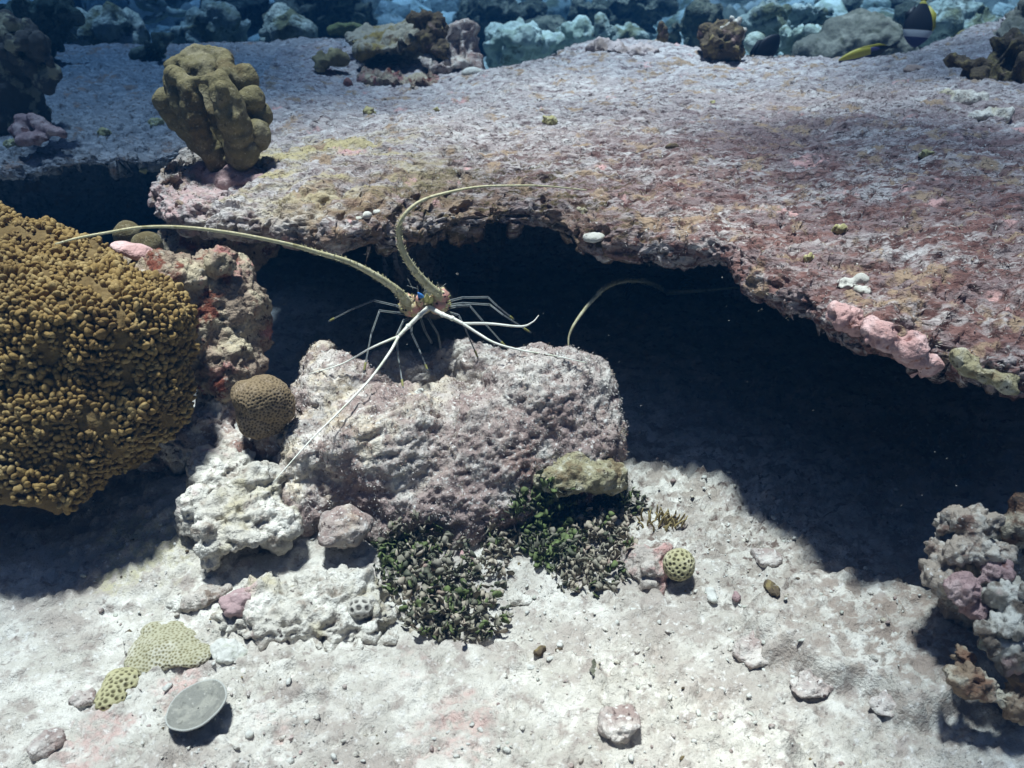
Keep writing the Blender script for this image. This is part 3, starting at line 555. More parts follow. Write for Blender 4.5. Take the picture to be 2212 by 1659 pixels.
lump('rusty_coral', 'brown blotchy coral plate hanging over shadow in the bottom right corner', 'coral', [E(2095, 1468, 0.87, 48, 34, 34, roty(20)), E(2140, 1490, 0.86, 54, 28, 34, roty(30)), E(2195, 1525, 0.85, 60, 30, 34, roty(35)), E(2080, 1420, 0.91, 30, 26, 26), E(2230, 1480, 0.88, 60, 60, 40)], m_lower, 0.0034, 2, [('f', 18, 0.012), ('b', 45, 0.006), ('f', 90, 0.005), ('p', 36, 0.010)], bvh=True)

# ------------------------------------------------------------------ growth on the shelf
RG = [('f', 24, 0.008), ('f', 70, 0.004), ('p', 36, 0.008)]
lump('pink_crust', 'bright pink coralline crust along the shelf lip, largest pink patch in the picture', 'crust', [E(1828, 686, None, 46, 30, 44, roty(30)), E(1900, 722, None, 56, 32, 46, roty(32)), E(1955, 752, None, 56, 34, 46, roty(32)), E(2005, 776, None, 44, 34, 40, roty(26)), E(1975, 745, None, 40, 24, 36, roty(30)), E(1990, 790, None, 34, 24, 30)], m_pink, 0.0035, 4, [('f', 26, 0.009), ('f', 75, 0.004), ('p', 40, 0.010)])
lump('mossy_lump', 'olive brown crusted lump on the shelf lip right of the bright pink crust', 'coral', [E(2105, 795, None, 62, 26, 40, roty(28)), E(2165, 820, None, 46, 22, 34, roty(30))], m_yelgreen, 0.004, 4, RG)
lump('white_stone', 'white knobbly stone on red turf near the lip of the shelf', 'stone', [E(1832, 615, None, 26, 16, 22), E(1865, 625, None, 22, 14, 20), E(1855, 605, None, 16, 12, 16)], m_white, 0.003, 2, RG)
lump('white_stone', 'smooth white stone set in the shelf lip above the cave', 'stone', [E(1283, 512, None, 25, 9, 20)], m_white, 0.003, 3, [('f', 30, 0.004)])
lump('white_stone', 'pale cluster of little stones near the shelf corner left of the curved antenna', 'stone', [E(790, 465, None, 14, 9, 12), E(812, 458, None, 11, 8, 10), E(775, 472, None, 9, 7, 9)], m_white, 0.003, 1, [('f', 40, 0.004)])
def nubcoral(u, v, r, label, mat=None):
    h, _ = hit(u, v); Y = h[1]; e = [E(u, v, Y, r*0.72, r*0.5, r*0.72)]
    for k in range(9):
        a = k*1.3; q = 0.0 if k == 0 else 0.52
        e.append(E(u + r*q*math.cos(a), v - r*0.12 + r*0.3*q*math.sin(a), Y + r*q*math.sin(a)*0.0006, r*0.36))
    lump('nub_coral', label, 'coral', e, mat or m_yel, 0.0026 if r < 14 else 0.0032, 0, [('b', 70, 0.004), ('f', 150, 0.003)], 'small yellow corals dotted over the shelf')
nubcoral(1188, 262, 20, 'cream and yellow cauliflower coral in the middle of the shelf')
nubcoral(797, 243, 16, 'small yellow coral on grey turf right of the fist-shaped coral')
nubcoral(942, 238, 9, 'tiny yellow coral dot on grey turf below the dark rock column')
nubcoral(338, 268, 22, 'yellow knobbed coral beside the left side of the fist-shaped coral')
nubcoral(28, 315, 24, 'yellow coral on the ledge at the left edge of the picture')
nubcoral(225, 288, 17, 'flat pale yellow coral on the ledge left of the fist-shaped coral')
nubcoral(310, 368, 12, 'little pale coral at the rim of the ledge over the dark hollow')
nubcoral(1815, 497, 22, 'yellow green coral lump on red turf on the right of the shelf')
nubcoral(1748, 558, 16, 'small yellow coral near the cave lip on the right')
nubcoral(2000, 335, 17, 'greenish yellow coral patch in the shaded right of the shelf')
nubcoral(1540, 222, 9, 'tiny cream coral below the brown crowned rock at the back')
nubcoral(1258, 460, 18, 'pale green flattened coral just above the cave roof', m_yelgreen)
lump('dark_stone', 'single dark reddish stone lying on the right of the shelf', 'stone', [E(1452, 318, None, 14, 8, 11)], m_darkrock, 0.003, 1, [('f', 60, 0.004)])
lump('stone_flake', 'thin brown flake leaning on the back of the shelf under the striped fish', 'stone', [E(1985, 148, None, 30, 6, 14, roty(12)), E(1965, 152, None, 14, 6, 10)], M('flake', (0.30, 0.22, 0.18)), 0.004, 1, [('f', 30, 0.004)])

# ------------------------------------------------------------------ rocks on the back of the shelf
RB = [('f', 9, 0.030), ('f', 24, 0.018), ('f', 60, 0.010), ('p', 18, 0.02)]
lump('rock_table', 'slanting rock table with yellow rim over black shadow at the back of the shelf', 'rock', [E(860, 88, 3.42, 72, 13, 130, roty(-8)), E(800, 96, 3.42, 30, 11, 100, roty(-8)), E(905, 76, 3.45, 34, 14, 120, roty(-8)), E(840, 74, 3.6, 90, 14, 120, roty(-6)), E(870, 115, 3.7, 95, 44, 40), E(788, 120, 3.4, 14, 20, 40)], M('table_rock', (0.34, 0.31, 0.24), [('n', (0.25, 0.19, 0.07), 9, 0.48, 0.60), ('n', (0.14, 0.10, 0.06), 22, 0.54, 0.66)], [(40, 0.012)], 0.95, 0.05), 0.009, 3, RB)
lump('rock_column', 'dark brown ragged rock column rising behind the slanting rock table', 'rock', [E(935, 85, 3.24, 26, 40, 30), E(925, 45, 3.26, 26, 22, 26), E(948, 60, 3.26, 22, 30, 24), E(905, 38, 3.27, 18, 12, 18), E(950, 110, 3.20, 24, 24, 26)], m_darkrock, 0.008, 2, RB)
lump('rock_slope', 'grey rubble slope falling to the right of the dark rock column', 'rock', [E(985, 105, 3.35, 44, 60, 50, roty(25)), E(1005, 140, 3.3, 44, 30, 50, roty(25)), E(960, 140, 3.2, 50, 24, 40)], m_boulder, 0.009, 3, RB)
lump('pale_boulder', 'low pinkish white stone right of the rubble slope on the back of the shelf', 'stone', [E(1020, 156, None, 26, 12, 20)], m_white, 0.006, 2, [('f', 20, 0.008)])
lump('rubble_heap', 'tan rubble heap in front of the slanting rock table', 'rubble', [E(880, 176, None, 80, 7, 40), E(930, 180, None, 50, 9, 30), E(820, 168, None, 50, 7, 40), E(905, 186, None, 32, 8, 20)], m_leftrock, 0.008, 2, RB)
lump('rock_stub', 'short yellowish rock stub left of the slanting rock table', 'rock', [E(715, 128, 3.25, 38, 15, 30), E(690, 138, 3.2, 18, 18, 24)], M('stub_rock', (0.22, 0.18, 0.09), [('n', (0.40, 0.33, 0.17), 16, 0.50, 0.62)], [(40, 0.01)]), 0.008, 2, RB)
lump('sponge_stub', 'little reddish stump on grey turf right of the fist-shaped coral', 'sponge', [E(752, 182, None, 11, 14, 10)], M('stump_red', (0.22, 0.10, 0.08), [('n', (0.12, 0.05, 0.04), 60, 0.5, 0.65)]), 0.004, 1, [('f', 40, 0.004)])
lump('rock_finger', 'slim brown rock finger standing at the back edge of the shelf', 'rock', [E(1428, 95, 3.6, 12, 34, 14), E(1430, 65, 3.6, 10, 20, 12), E(1436, 118, 3.58, 16, 20, 16)], m_darkrock, 0.008, 2, [('f', 20, 0.014), ('f', 50, 0.008)])
lump('crowned_rock', 'brown rock with a pale branching crown at the back edge of the shelf', 'rock', [E(1560, 95, 3.35, 44, 36, 40), E(1590, 110, 3.33, 24, 30, 30), E(1545, 75, 3.4, 28, 22, 26)], m_darkrock, 0.008, 2, RB)
e = [E(1575 + dx*1.3, 62 + dy*1.3, 3.36, r_*1.25) for dx, dy, r_ in ((0, 0, 9), (10, -8, 7), (-10, 2, 7), (14, 4, 9), (20, 12, 8), (4, -18, 5), (26, 2, 6), (-4, 8, 8), (16, -14, 5))]
lump('crown_coral', 'pale branching coral sitting on top of the brown rock at the back', 'coral', e, m_pale, 0.006, 1, [('f', 30, 0.008)])
lump('white_dome', 'round white coral behind the black fish at the shelf edge', 'coral', [E(1632, 92, 3.9, 24, 24, 24)], m_backpale, 0.01, 2, [('f', 14, 0.01)])
lump('pink_coral', 'pinkish coral knob on the shelf edge between the rock finger and the brown rock', 'coral', [E(1458, 112, 3.5, 16, 14, 14), E(1470, 124, 3.5, 18, 10, 12)], m_pink, 0.007, 2, [('f', 20, 0.010)])
lump('pink_edge', 'pale pink crust on the back rim of the shelf left of the rock finger', 'crust', [E(1310, 104, None, 40, 10, 26), E(1350, 108, None, 44, 12, 26), E(1390, 112, None, 36, 10, 24), E(1330, 107, None, 50, 10, 26), E(1370, 111, None, 40, 10, 26)], M('pale_pink', (0.46, 0.385, 0.37), [('n', (0.26, 0.20, 0.17), 18, 0.46, 0.62)], [(40, 0.01)]), 0.008, 2, RB)
lump('grey_dome', 'large smooth grey green boulder behind the yellow striped fish', 'boulder', [E(1862, 92, 4.3, 92, 58, 70), E(1830, 120, 4.3, 120, 50, 70), E(1900, 110, 4.3, 80, 50, 70)], m_greyrock, 0.014, 6, [('f', 5, 0.03), ('f', 18, 0.015), ('f', 40, 0.008)])
lump('dark_outcrop', 'dark brown jagged outcrop with overhangs near the right edge of the shelf', 'rock', [E(2130, 150, 2.72, 66, 38, 50), E(2085, 135, 2.75, 34, 24, 34), E(2180, 130, 2.75, 50, 60, 50), E(2150, 195, 2.65, 40, 44, 36), E(2220, 190, 2.65, 60, 60, 50), E(2105, 180, 2.65, 20, 30, 22), E(2225, 230, 2.55, 40, 30, 30)], m_darkrock, 0.008, 2, [('f', 8, 0.05), ('f', 22, 0.025), ('f', 60, 0.010), ('p', 14, 0.03)])
lump('pale_rubble', 'pale pinkish rubble under the dark jagged outcrop on the right', 'rubble', [E(2085, 222, None, 56, 14, 30), E(2140, 250, None, 50, 12, 26), E(2060, 205, None, 24, 12, 18)], m_pale, 0.007, 1, RB)
lump('far_rock', 'sloping grey rock in the top right corner behind the jagged outcrop', 'rock', [E(2200, 100, 3.4, 50, 60, 60, roty(-30)), E(2240, 60, 3.5, 70, 70, 60)], m_greyrock, 0.012, 4, RB)

# left column of coral at the left edge
lump('coral_column', 'dark coral column with pale knobs on top at the upper left edge', 'coral', [E(40, 110, 2.45, 58, 58, 50), E(10, 70, 2.5, 40, 36, 40), E(30, 200, 2.45, 60, 70, 50), E(20, 250, 2.45, 85, 50, 50), E(-30, 150, 2.5, 60, 120, 60)] +
     [E(u, v, 2.36 + random.uniform(-.03, .02), 15*random.uniform(.8, 1.2), 19) for u, v in ((20, 50), (45, 58), (70, 72), (85, 90), (50, 90), (25, 95), (95, 115), (108, 135), (110, 160), (75, 125), (55, 120), (90, 150), (5, 70), (100, 180), (30, 125), (10, 110), (60, 60), (78, 105), (98, 98), (118, 150), (85, 175), (40, 105), (62, 145), (15, 40))],
     M('column_coral', (0.085, 0.08, 0.075), [('n', (0.32, 0.31, 0.22), 18, 0.50, 0.60)], [(90, 0.005)]), 0.0055, 1, [('f', 14, 0.010), ('f', 50, 0.005)])
lump('pink_branches', 'rose coloured stubby branches at the foot of the dark coral column', 'coral', [E(60, 262, 2.30, 26, 16, 20, roty(25)), E(90, 270, 2.28, 34, 14, 20, roty(35)), E(45, 285, 2.28, 22, 20, 20), E(120, 282, 2.26, 26, 10, 16, roty(20)), E(70, 300, 2.25, 40, 12, 20)], m_rose, 0.006, 2, [('f', 20, 0.010), ('f', 60, 0.004)])

# ------------------------------------------------------------------ background reef
def back(name, label, cat, u, v, Y, ru, rv, mat, seed, n=7, rough=1.0):
    r = random.Random(seed); e = [E(u, v + rv*0.35, Y, ru*0.85, rv*0.85, ru*0.5)]
    for k in range(n):
        a = r.uniform(0, 6.28); q = r.uniform(0.2, 0.75)
        s = r.uniform(0.25, 0.5); q *= 0.8; e.append(E(u + ru*q*math.cos(a), v + rv*q*math.sin(a), Y + r.uniform(-.08, .06), ru*s, min(rv, ru)*s*1.15, ru*s))
    e.append(E(u, v + rv, Y + 0.05, ru*0.8, rv*0.9, ru*0.5))
    lump(name, label, cat, e, mat, max(0.012, Y*0.0032), 2, [('f', 3.5, 0.06*rough), ('b', 9, 0.05*rough), ('f', 24, 0.022*rough)])
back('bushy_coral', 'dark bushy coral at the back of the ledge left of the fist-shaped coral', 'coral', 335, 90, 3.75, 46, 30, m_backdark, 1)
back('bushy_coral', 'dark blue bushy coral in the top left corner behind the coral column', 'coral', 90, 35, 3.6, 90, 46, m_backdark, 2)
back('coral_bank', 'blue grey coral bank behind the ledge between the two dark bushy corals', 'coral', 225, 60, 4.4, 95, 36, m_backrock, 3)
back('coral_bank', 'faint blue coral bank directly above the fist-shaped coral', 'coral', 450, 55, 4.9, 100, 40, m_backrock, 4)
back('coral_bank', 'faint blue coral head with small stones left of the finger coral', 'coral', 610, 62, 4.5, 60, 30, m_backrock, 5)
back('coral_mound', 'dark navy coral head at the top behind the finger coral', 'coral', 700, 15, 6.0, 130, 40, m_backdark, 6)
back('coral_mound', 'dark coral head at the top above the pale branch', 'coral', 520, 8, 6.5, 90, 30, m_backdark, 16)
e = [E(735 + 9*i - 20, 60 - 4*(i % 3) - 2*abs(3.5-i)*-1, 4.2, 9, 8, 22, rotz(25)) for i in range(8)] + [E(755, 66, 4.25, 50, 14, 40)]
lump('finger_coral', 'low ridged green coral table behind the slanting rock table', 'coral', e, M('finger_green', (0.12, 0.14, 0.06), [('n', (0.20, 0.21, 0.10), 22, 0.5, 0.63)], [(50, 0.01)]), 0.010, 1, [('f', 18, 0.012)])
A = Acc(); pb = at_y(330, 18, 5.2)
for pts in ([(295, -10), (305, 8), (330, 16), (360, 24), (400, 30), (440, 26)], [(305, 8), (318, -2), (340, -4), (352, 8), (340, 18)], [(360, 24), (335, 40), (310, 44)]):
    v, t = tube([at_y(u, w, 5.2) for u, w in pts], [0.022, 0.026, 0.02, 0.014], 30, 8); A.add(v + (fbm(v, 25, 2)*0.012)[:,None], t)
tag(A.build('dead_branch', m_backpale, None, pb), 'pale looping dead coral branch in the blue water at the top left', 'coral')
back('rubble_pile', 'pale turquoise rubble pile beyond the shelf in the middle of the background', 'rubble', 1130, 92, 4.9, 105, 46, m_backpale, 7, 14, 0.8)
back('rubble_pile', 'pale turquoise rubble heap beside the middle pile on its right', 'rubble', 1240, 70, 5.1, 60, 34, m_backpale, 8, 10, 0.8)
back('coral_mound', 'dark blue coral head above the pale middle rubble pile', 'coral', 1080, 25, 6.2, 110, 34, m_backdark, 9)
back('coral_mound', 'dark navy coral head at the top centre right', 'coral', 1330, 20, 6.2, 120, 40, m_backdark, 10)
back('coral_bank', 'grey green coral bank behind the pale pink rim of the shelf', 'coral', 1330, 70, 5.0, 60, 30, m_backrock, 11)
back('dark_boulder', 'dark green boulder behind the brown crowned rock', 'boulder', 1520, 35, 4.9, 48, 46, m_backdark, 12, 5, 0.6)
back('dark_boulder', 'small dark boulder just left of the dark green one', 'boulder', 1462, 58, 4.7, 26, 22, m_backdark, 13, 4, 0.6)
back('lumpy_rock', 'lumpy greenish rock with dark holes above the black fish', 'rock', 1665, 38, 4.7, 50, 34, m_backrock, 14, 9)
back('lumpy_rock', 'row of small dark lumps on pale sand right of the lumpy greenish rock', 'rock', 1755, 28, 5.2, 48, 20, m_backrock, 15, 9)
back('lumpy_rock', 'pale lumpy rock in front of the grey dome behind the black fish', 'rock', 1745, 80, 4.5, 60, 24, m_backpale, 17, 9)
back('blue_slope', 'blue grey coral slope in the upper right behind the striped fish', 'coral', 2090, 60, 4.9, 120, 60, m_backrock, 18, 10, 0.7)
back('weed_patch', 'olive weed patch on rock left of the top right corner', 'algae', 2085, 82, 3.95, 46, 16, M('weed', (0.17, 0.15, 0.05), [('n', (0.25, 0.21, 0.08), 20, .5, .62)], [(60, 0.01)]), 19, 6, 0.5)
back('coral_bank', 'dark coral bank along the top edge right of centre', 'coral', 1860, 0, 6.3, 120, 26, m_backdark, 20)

r = np.random.default_rng(77); A = Acc()
for k in range(1500):
    y = r.uniform(4.0, 11.0); x = r.uniform(-0.68, 0.68)*y; z = float(seabed_z(np.array([x]), np.array([y]))[0]); q = (0.03 + 0.13*r.random()**3)*(0.6+0.1*y)
    v, t = ellipsoid((x, y, z + q*0.25), (q*r.uniform(.7, 1.5), q, q*r.uniform(.5, 1.3)), rotz(r.uniform(0, 180), r.uniform(-40, 40)), 2)
    n = (v - np.array([x, y, z])); n /= np.linalg.norm(n, axis=1)[:,None]
    A.add(v + n*(fbm(v, 1.6/q, 2, k*.1)*q*0.45)[:,None], t, r.choice(3, p=[.45, .25, .30]))
tag(A.build('background_rubble', [m_backrock, m_backpale, m_backdark]), 'jumbled broken coral covering the blue seabed beyond the shelf', 'rubble', kind='stuff')

# ------------------------------------------------------------------ fish
def fish(name, label, loc, ax, up, length, depth, thick, mats, bands, tail=True, dorsal=0.3):
    """body lofted along ax; bands give the material of each stretch; fins in the same skin"""
    ax = np.asarray(ax, float)/np.linalg.norm(ax); up = np.asarray(up, float); up -= ax*(up@ax); up /= np.linalg.norm(up); sd = np.cross(ax, up)
    n, k = 34, 16; s = np.linspace(0, 1, n); h = depth*0.5*np.sin(math.pi*np.clip(s*0.93+0.02, 0, 1)**0.78); h = np.maximum(h, depth*0.05); w = h*thick/depth*1.0
    v = []
    for i in range(n):
        for j in range(k):
            a = 2*math.pi*j/k; v.append(loc + ax*(0.5-s[i])*length + up*h[i]*math.sin(a) + sd*w[i]*math.cos(a))
    v += [loc + ax*0.505*length, loc - ax*0.5*length]; t = []; m = []
    for i in range(n-1):
        for j in range(k):
            a = i*k+j; b = i*k+(j+1) % k; a_ = math.sin(2*math.pi*(j+.5)/k)
            mi = bands(s[i], a_); t += [[a, b, b+k], [a, b+k, a+k]]; m += [mi, mi]
    for j in range(k): t += [[n*k, (j+1) % k, j], [n*k+1, (n-1)*k+j, (n-1)*k+(j+1) % k]]; m += [bands(0, 0), bands(1, 0)]
    A = Acc(); A.v.append(np.array(v)); A.t.append(np.array(t)); A.m.append(np.array(m)); A.n = len(v)
    def fin(pts, mi):
        p = np.array([loc + ax*a*length + up*b*depth for a, b in pts]); q = len(p); tk = sd*thick*0.04
        vv = np.concatenate([p + tk, p - tk]); tt = [[0, i, i+1] for i in range(1, q-1)] + [[q, q+i+1, q+i] for i in range(1, q-1)]
        for i in range(q): j = (i+1) % q; tt += [[i, q+i, j], [j, q+i, q+j]]
        A.add(vv, tt, mi)
    if tail: fin([(-.44, 0), (-.48, .07), (-.66, .28), (-.62, 0), (-.66, -.28), (-.48, -.07)], bands(1, 0))
    fin([(.2, .42), (.05, .5+dorsal*.5), (-.25, .44+dorsal*.4), (-.42, .2), (-.3, .2)], bands(.6, 1)); fin([(0, -.42), (-.2, -.5-dorsal*.3), (-.40, -.25), (-.3, -.2)], bands(.6, -1))
    fin([(.16, -.08), (.0, -.2), (.02, -.02)], bands(.4, 0))
    o = A.build(name, mats, None, loc); tag(o, label, 'fish'); return o
f_blk = M('fish_black', (0.012, 0.014, 0.02), (), (), 0.5, 0.3); f_wht = M('fish_white', (0.62, 0.64, 0.66), (), (), 0.5, 0.3); f_yel = M('fish_yellow', (0.44, 0.38, 0.05), (), (), 0.5, 0.3); f_vio = M('fish_violet', (0.10, 0.09, 0.20), (), (), 0.5, 0.3)
fish('striped_fish', 'black and white banded fish with yellow fin edges diving head down at the upper right', at_y(1985, 52, 3.5), (-0.12, -0.25, -1), (1, -0.35, -0.1), 0.16, 0.105, 0.03, [f_blk, f_wht, f_yel, f_vio],
     lambda s, a: 2 if a > .88 and s > .35 else (2 if s > .93 else (3 if s < .2 else (1 if s < .34 else 0))), dorsal=0.12)
fish('slender_fish', 'slender fish with yellow back and dark belly skimming the back of the shelf', at_y(1868, 116, 3.2), (-1, -0.2, -0.22), (0, -0.35, 1), 0.19, 0.052, 0.028, [f_blk, f_wht, f_yel, f_vio],
     lambda s, a: (2 if a > -.1 else 3) if s < .55 else (2 if a > .92 and s < .7 else (3 if s < .75 and a > 0.3 else 0)), dorsal=0.1)
fish('black_fish', 'black fish half hidden behind the back edge of the shelf', at_y(1652, 112, 3.5), (0.62, 0.1, 0.75), (-0.6, -0.2, 0.6), 0.15, 0.085, 0.03, [f_blk], lambda s, a: 0, dorsal=0.3)

# ------------------------------------------------------------------ spiny lobster
YH = 1.595
def px3(pts): return [at_y(*q) for q in pts]
def lobster_body(A, head_c, back_c, s=1.0):
    """carapace and folded tail as one lofted skin from the head into the cave"""
    hc, bc = np.asarray(head_c), np.asarray(back_c); ax = (bc-hc); ln = np.linalg.norm(ax); ax = ax/ln
    fr = frame(ax); v = []; n, k = 30, 18
    for i in range(n):
        q = i/(n-1); r = np.interp(q, [0, .06, .3, .5, .55, .7, .9, 1], [.010, .022, .036, .034, .030, .028, .020, .004])*s
        if q > .55: r *= 1 + 0.07*math.sin(q*70)
        for j in range(k):
            a = 2*math.pi*j/k; v.append(hc + ax*ln*q + r*(fr[0]*math.cos(a)*1.05 + fr[1]*math.sin(a)))
    v.append(hc - ax*0.004); v.append(bc); t = grid_tris(n, k).tolist()
    for i in range(n-1): t += [[i*k+k-1, i*k, i*k+k], [i*k+k-1, i*k+k, i*k+2*k-1]]
    for j in range(k): t += [[n*k, (j+1) % k, j], [n*k+1, (n-1)*k+j, (n-1)*k+(j+1) % k]]
    v = np.array(v); v = v + (fbm(v, 60, 2, 2)*0.004)[:,None]; A.add(v, t, 2)
def leg(A, pts, foot=True):
    P_ = px3(pts)
    if foot:
        h, _ = hit(pts[-1][0], pts[-1][1])
        if np.linalg.norm(h-P_[-1]) < 0.12: P_[-1] = h
    for i in range(len(P_)-1):
        a, b = P_[i], P_[i+1]; r = 0.0027 - 0.0004*i
        v, t = tube([a, (a+b)/2, b], [r*1.05, r*0.92, r*0.95], 10, 8); A.add(v, t, 3)
        d = (CAM-a); d /= np.linalg.norm(d); sd = np.cross(b-a, d); sd /= max(np.linalg.norm(sd), 1e-9)
        for w in (0.6, -0.6):
            o = d*r*0.72 + sd*r*w; v, t = tube([a+o, (a+b)/2+o, b+o], [r*0.22]*3, 8, 5); A.add(v, t, 4)
        v, t = ellipsoid(b, (r*1.25,)*3, None, 1); A.add(v, t, 3)
    if foot:
        a, b = P_[-2], P_[-1]; v, t = tube([a*.25+b*.75, a*.1+b*.9, b], [0.0024, 0.0022, 0.0008], 8, 7); A.add(v, t, 5)
LM = [m_carap, m_horn, m_body, m_legd, m_legw, m_foot, m_blue]
hc = at_y(922, 668, YH+0.02)
lob = empty('spiny_lobster', at_y(925, 745, YH)); tag(lob, 'spiny lobster facing out from under the shelf with white feelers spread and two long antennae', 'lobster')
LO = np.asarray(lob.location)
A = Acc(); lobster_body(A, hc, hc + np.array([0.03, 0.27, -0.055]))
def blob(c, r, mi, am=0.0, seed=1.0):
    v, t = ellipsoid(c, r, None, 3); n = (v-c); n /= np.linalg.norm(n, axis=1)[:,None]; A.add(v + n*(fbm(v, 140, 2, seed)*am)[:,None], t, mi)
blob(at_y(889, 661, YH), (.0235, .022, .0225), 0, .004); blob(at_y(880, 650, YH-.006), (.015, .015, .014), 0, .003, 2); blob(at_y(948, 655, YH), (.022, .022, .023), 0, .004, 3); blob(at_y(951, 638, YH-.004), (.017, .016, .016), 0, .003, 4)
blob(at_y(907, 649, YH-.014), (.0085, .010, .013), 0, .002, 5); blob(at_y(918, 664, YH-.005), (.016, .014, .010), 0, .003, 6)
for u, v, du, dv, mi in ((922, 650, 0, -16, 1), (911, 644, -8, -12, 6), (930, 652, 3, -12, 1)):
    q, t = tube([at_y(u, v, YH-.012), at_y(u+du*.5, v+dv*.5, YH-.02), at_y(u+du, v+dv, YH-.024)], [.0062, .005, .0012], 10, 8); A.add(q, t, mi)
for k in range(70):                                                                 # spines on the two stout antenna bases
    c = at_y(889, 658, YH) if k % 2 else at_y(949, 650, YH); d = rng.normal(0, 1, 3); d[1] = -abs(d[1])*0.8; d /= np.linalg.norm(d)
    q, t = tube([c + d*.018, c + d*.022, c + d*.0265], [.0022, .0014, .0004], 5, 5); A.add(q, t, 1)
for k in range(16):                                                                 # bristles above the head
    c = at_y(rng.uniform(888, 958), rng.uniform(622, 640), YH-.005); d = np.array([rng.normal(0, .6), -.2, rng.uniform(.2, 1)]); d /= np.linalg.norm(d)
    q, t = tube([c, c + d*.010, c + d*rng.uniform(.014, .028)], [.0009, .0007, .0004], 5, 4); A.add(q, t, 4)
for L_ in ([(890, 672, YH), (854, 660, YH), (807, 649, YH), (760, 668, YH-.02), (710, 694, YH-.03)],
           [(890, 680, YH), (860, 676, YH-.01), (820, 671, YH-.02), (802, 721, YH-.05), (786, 804, 1.50)],
           [(895, 685, YH), (872, 692, YH-.02), (857, 724, YH-.05), (860, 770, YH-.08), (871, 838, 1.47)],
           [(900, 688, YH), (890, 700, YH-.02), (888, 718, YH-.04), (905, 754, YH-.05), (924, 800, 1.50)],
           [(948, 675, YH), (968, 674, YH-.01), (991, 681, YH-.03), (1003, 706, YH-.04), (1033, 774, 1.52)],
           [(952, 668, YH), (985, 662, YH), (1014, 660, YH-.02), (1045, 696, YH-.03), (1095, 752, 1.55)],
           [(952, 662, YH+.02), (1000, 655, YH+.02), (1058, 658, YH+.02), (1088, 681, YH), (1146, 718, YH)],
           [(950, 655, YH+.04), (1000, 643, YH+.04), (1054, 642, YH+.04), (1075, 662, YH+.03), (1110, 690, YH+.03)]):
    leg(A, L_)
for L_ in ([(925, 685, YH), (933, 700, YH-.01), (946, 721, YH-.01), (952, 752, YH)], [(908, 685, YH), (918, 715, YH-.01), (932, 740, YH)]): leg(A, L_, False)
A.build('body', LM, lob, LO)
antL = [(886, 660, YH-.01), (868, 638, YH-.03), (854, 624, YH-.05), (811, 595, YH-.08), (754, 566, YH-.11), (685, 545, YH-.15), (620, 527, YH-.19), (504, 504, YH-.25), (396, 491, YH-.30), (306, 491, YH-.34), (234, 502, YH-.37), (173, 513, YH-.39), (119, 527, YH-.41)]
antR = [(950, 636, YH-.01), (926, 618, YH-.03), (901, 591, YH-.05), (876, 555, YH-.07), (863, 519, YH-.08), (863, 487, YH-.09), (879, 458, YH-.09), (912, 433, YH-.08), (962, 417, YH-.07), (1031, 404, YH-.05), (1106, 401, YH-.03), (1178, 402, YH-.01), (1268, 411, YH+.02)]
def antenna(pts, rad, parent, loc, spiny=True, mat=m_ant):
    A = Acc(); P_ = px3(pts); v, t = tube(P_, rad, 150, 10); A.add(v, t)
    if spiny:
        c = spline(P_, 150); r = np.interp(np.linspace(0, 1, 150), np.linspace(0, 1, len(rad)), rad); tg = np.gradient(c, axis=0)
        for i in range(3, 70):
            for k in range(2):
                d = np.cross(tg[i], rng.normal(0, 1, 3)); d /= np.linalg.norm(d); f = tg[i]/np.linalg.norm(tg[i])
                q, t = tube([c[i] + d*r[i]*.9, c[i] + d*(r[i]*1.1+.001) + f*.001, c[i] + d*(r[i]*1.15+.0022) + f*.003], [.0011, .0008, .0003], 5, 4); A.add(q, t)
    return A.build('antenna', mat, parent, loc)
RA = [0.86*q for q in [.0105, .0098, .0085, .0072, .006, .0048, .0040, .0034, .0029, .0025, .0022, .0019, .0013]]
antenna(antL, RA, lob, LO); antenna(antR, RA, lob, LO)
for stem, br in (([(926, 664, YH-.02), (908, 680, YH-.05), (884, 703, YH-.07), (861, 727, YH-.09)],
                  ([(861, 727, YH-.09), (840, 735, YH-.10), (797, 754, YH-.12), (739, 786, YH-.14), (667, 808, YH-.15)], [(861, 727, YH-.09), (840, 764, YH-.13), (797, 822, YH-.19), (735, 887, YH-.26), (671, 951, YH-.33), (590, 1042, YH-.40)])),
                 ([(928, 664, YH-.02), (955, 679, YH-.05), (975, 687, YH-.06), (1000, 699, YH-.07)],
                  ([(1000, 699, YH-.07), (1056, 699, YH-.08), (1124, 705, YH-.09), (1150, 696, YH-.09), (1164, 681, YH-.08)], [(1000, 699, YH-.07), (1034, 721, YH-.09), (1070, 741, YH-.11), (1128, 757, YH-.12), (1196, 768, YH-.13), (1268, 784, YH-.15)]))):
    A = Acc(); v, t = tube(px3(stem), [.0050, .0042, .0038, .0031], 30, 8); A.add(v, t)
    for q in (0.35, 0.7):
        c = spline(px3(stem), 50)[int(q*49)]; v, t = ellipsoid(c, (.0055,)*3, None, 2); A.add(v, t)
    for b in br:
        v, t = tube(px3(b), [.0029, .0026, .0022, .0018, .0013, .0008], 50, 7); A.add(v, t)
    A.build('antennule', m_antl, lob, LO)
for u, v in ((899, 640), (936, 642)):
    q, t = ellipsoid(at_y(u, v, YH-.008), (.0045,)*3, None, 2); mesh_obj('eye', q, t, m_eye, lob, LO)
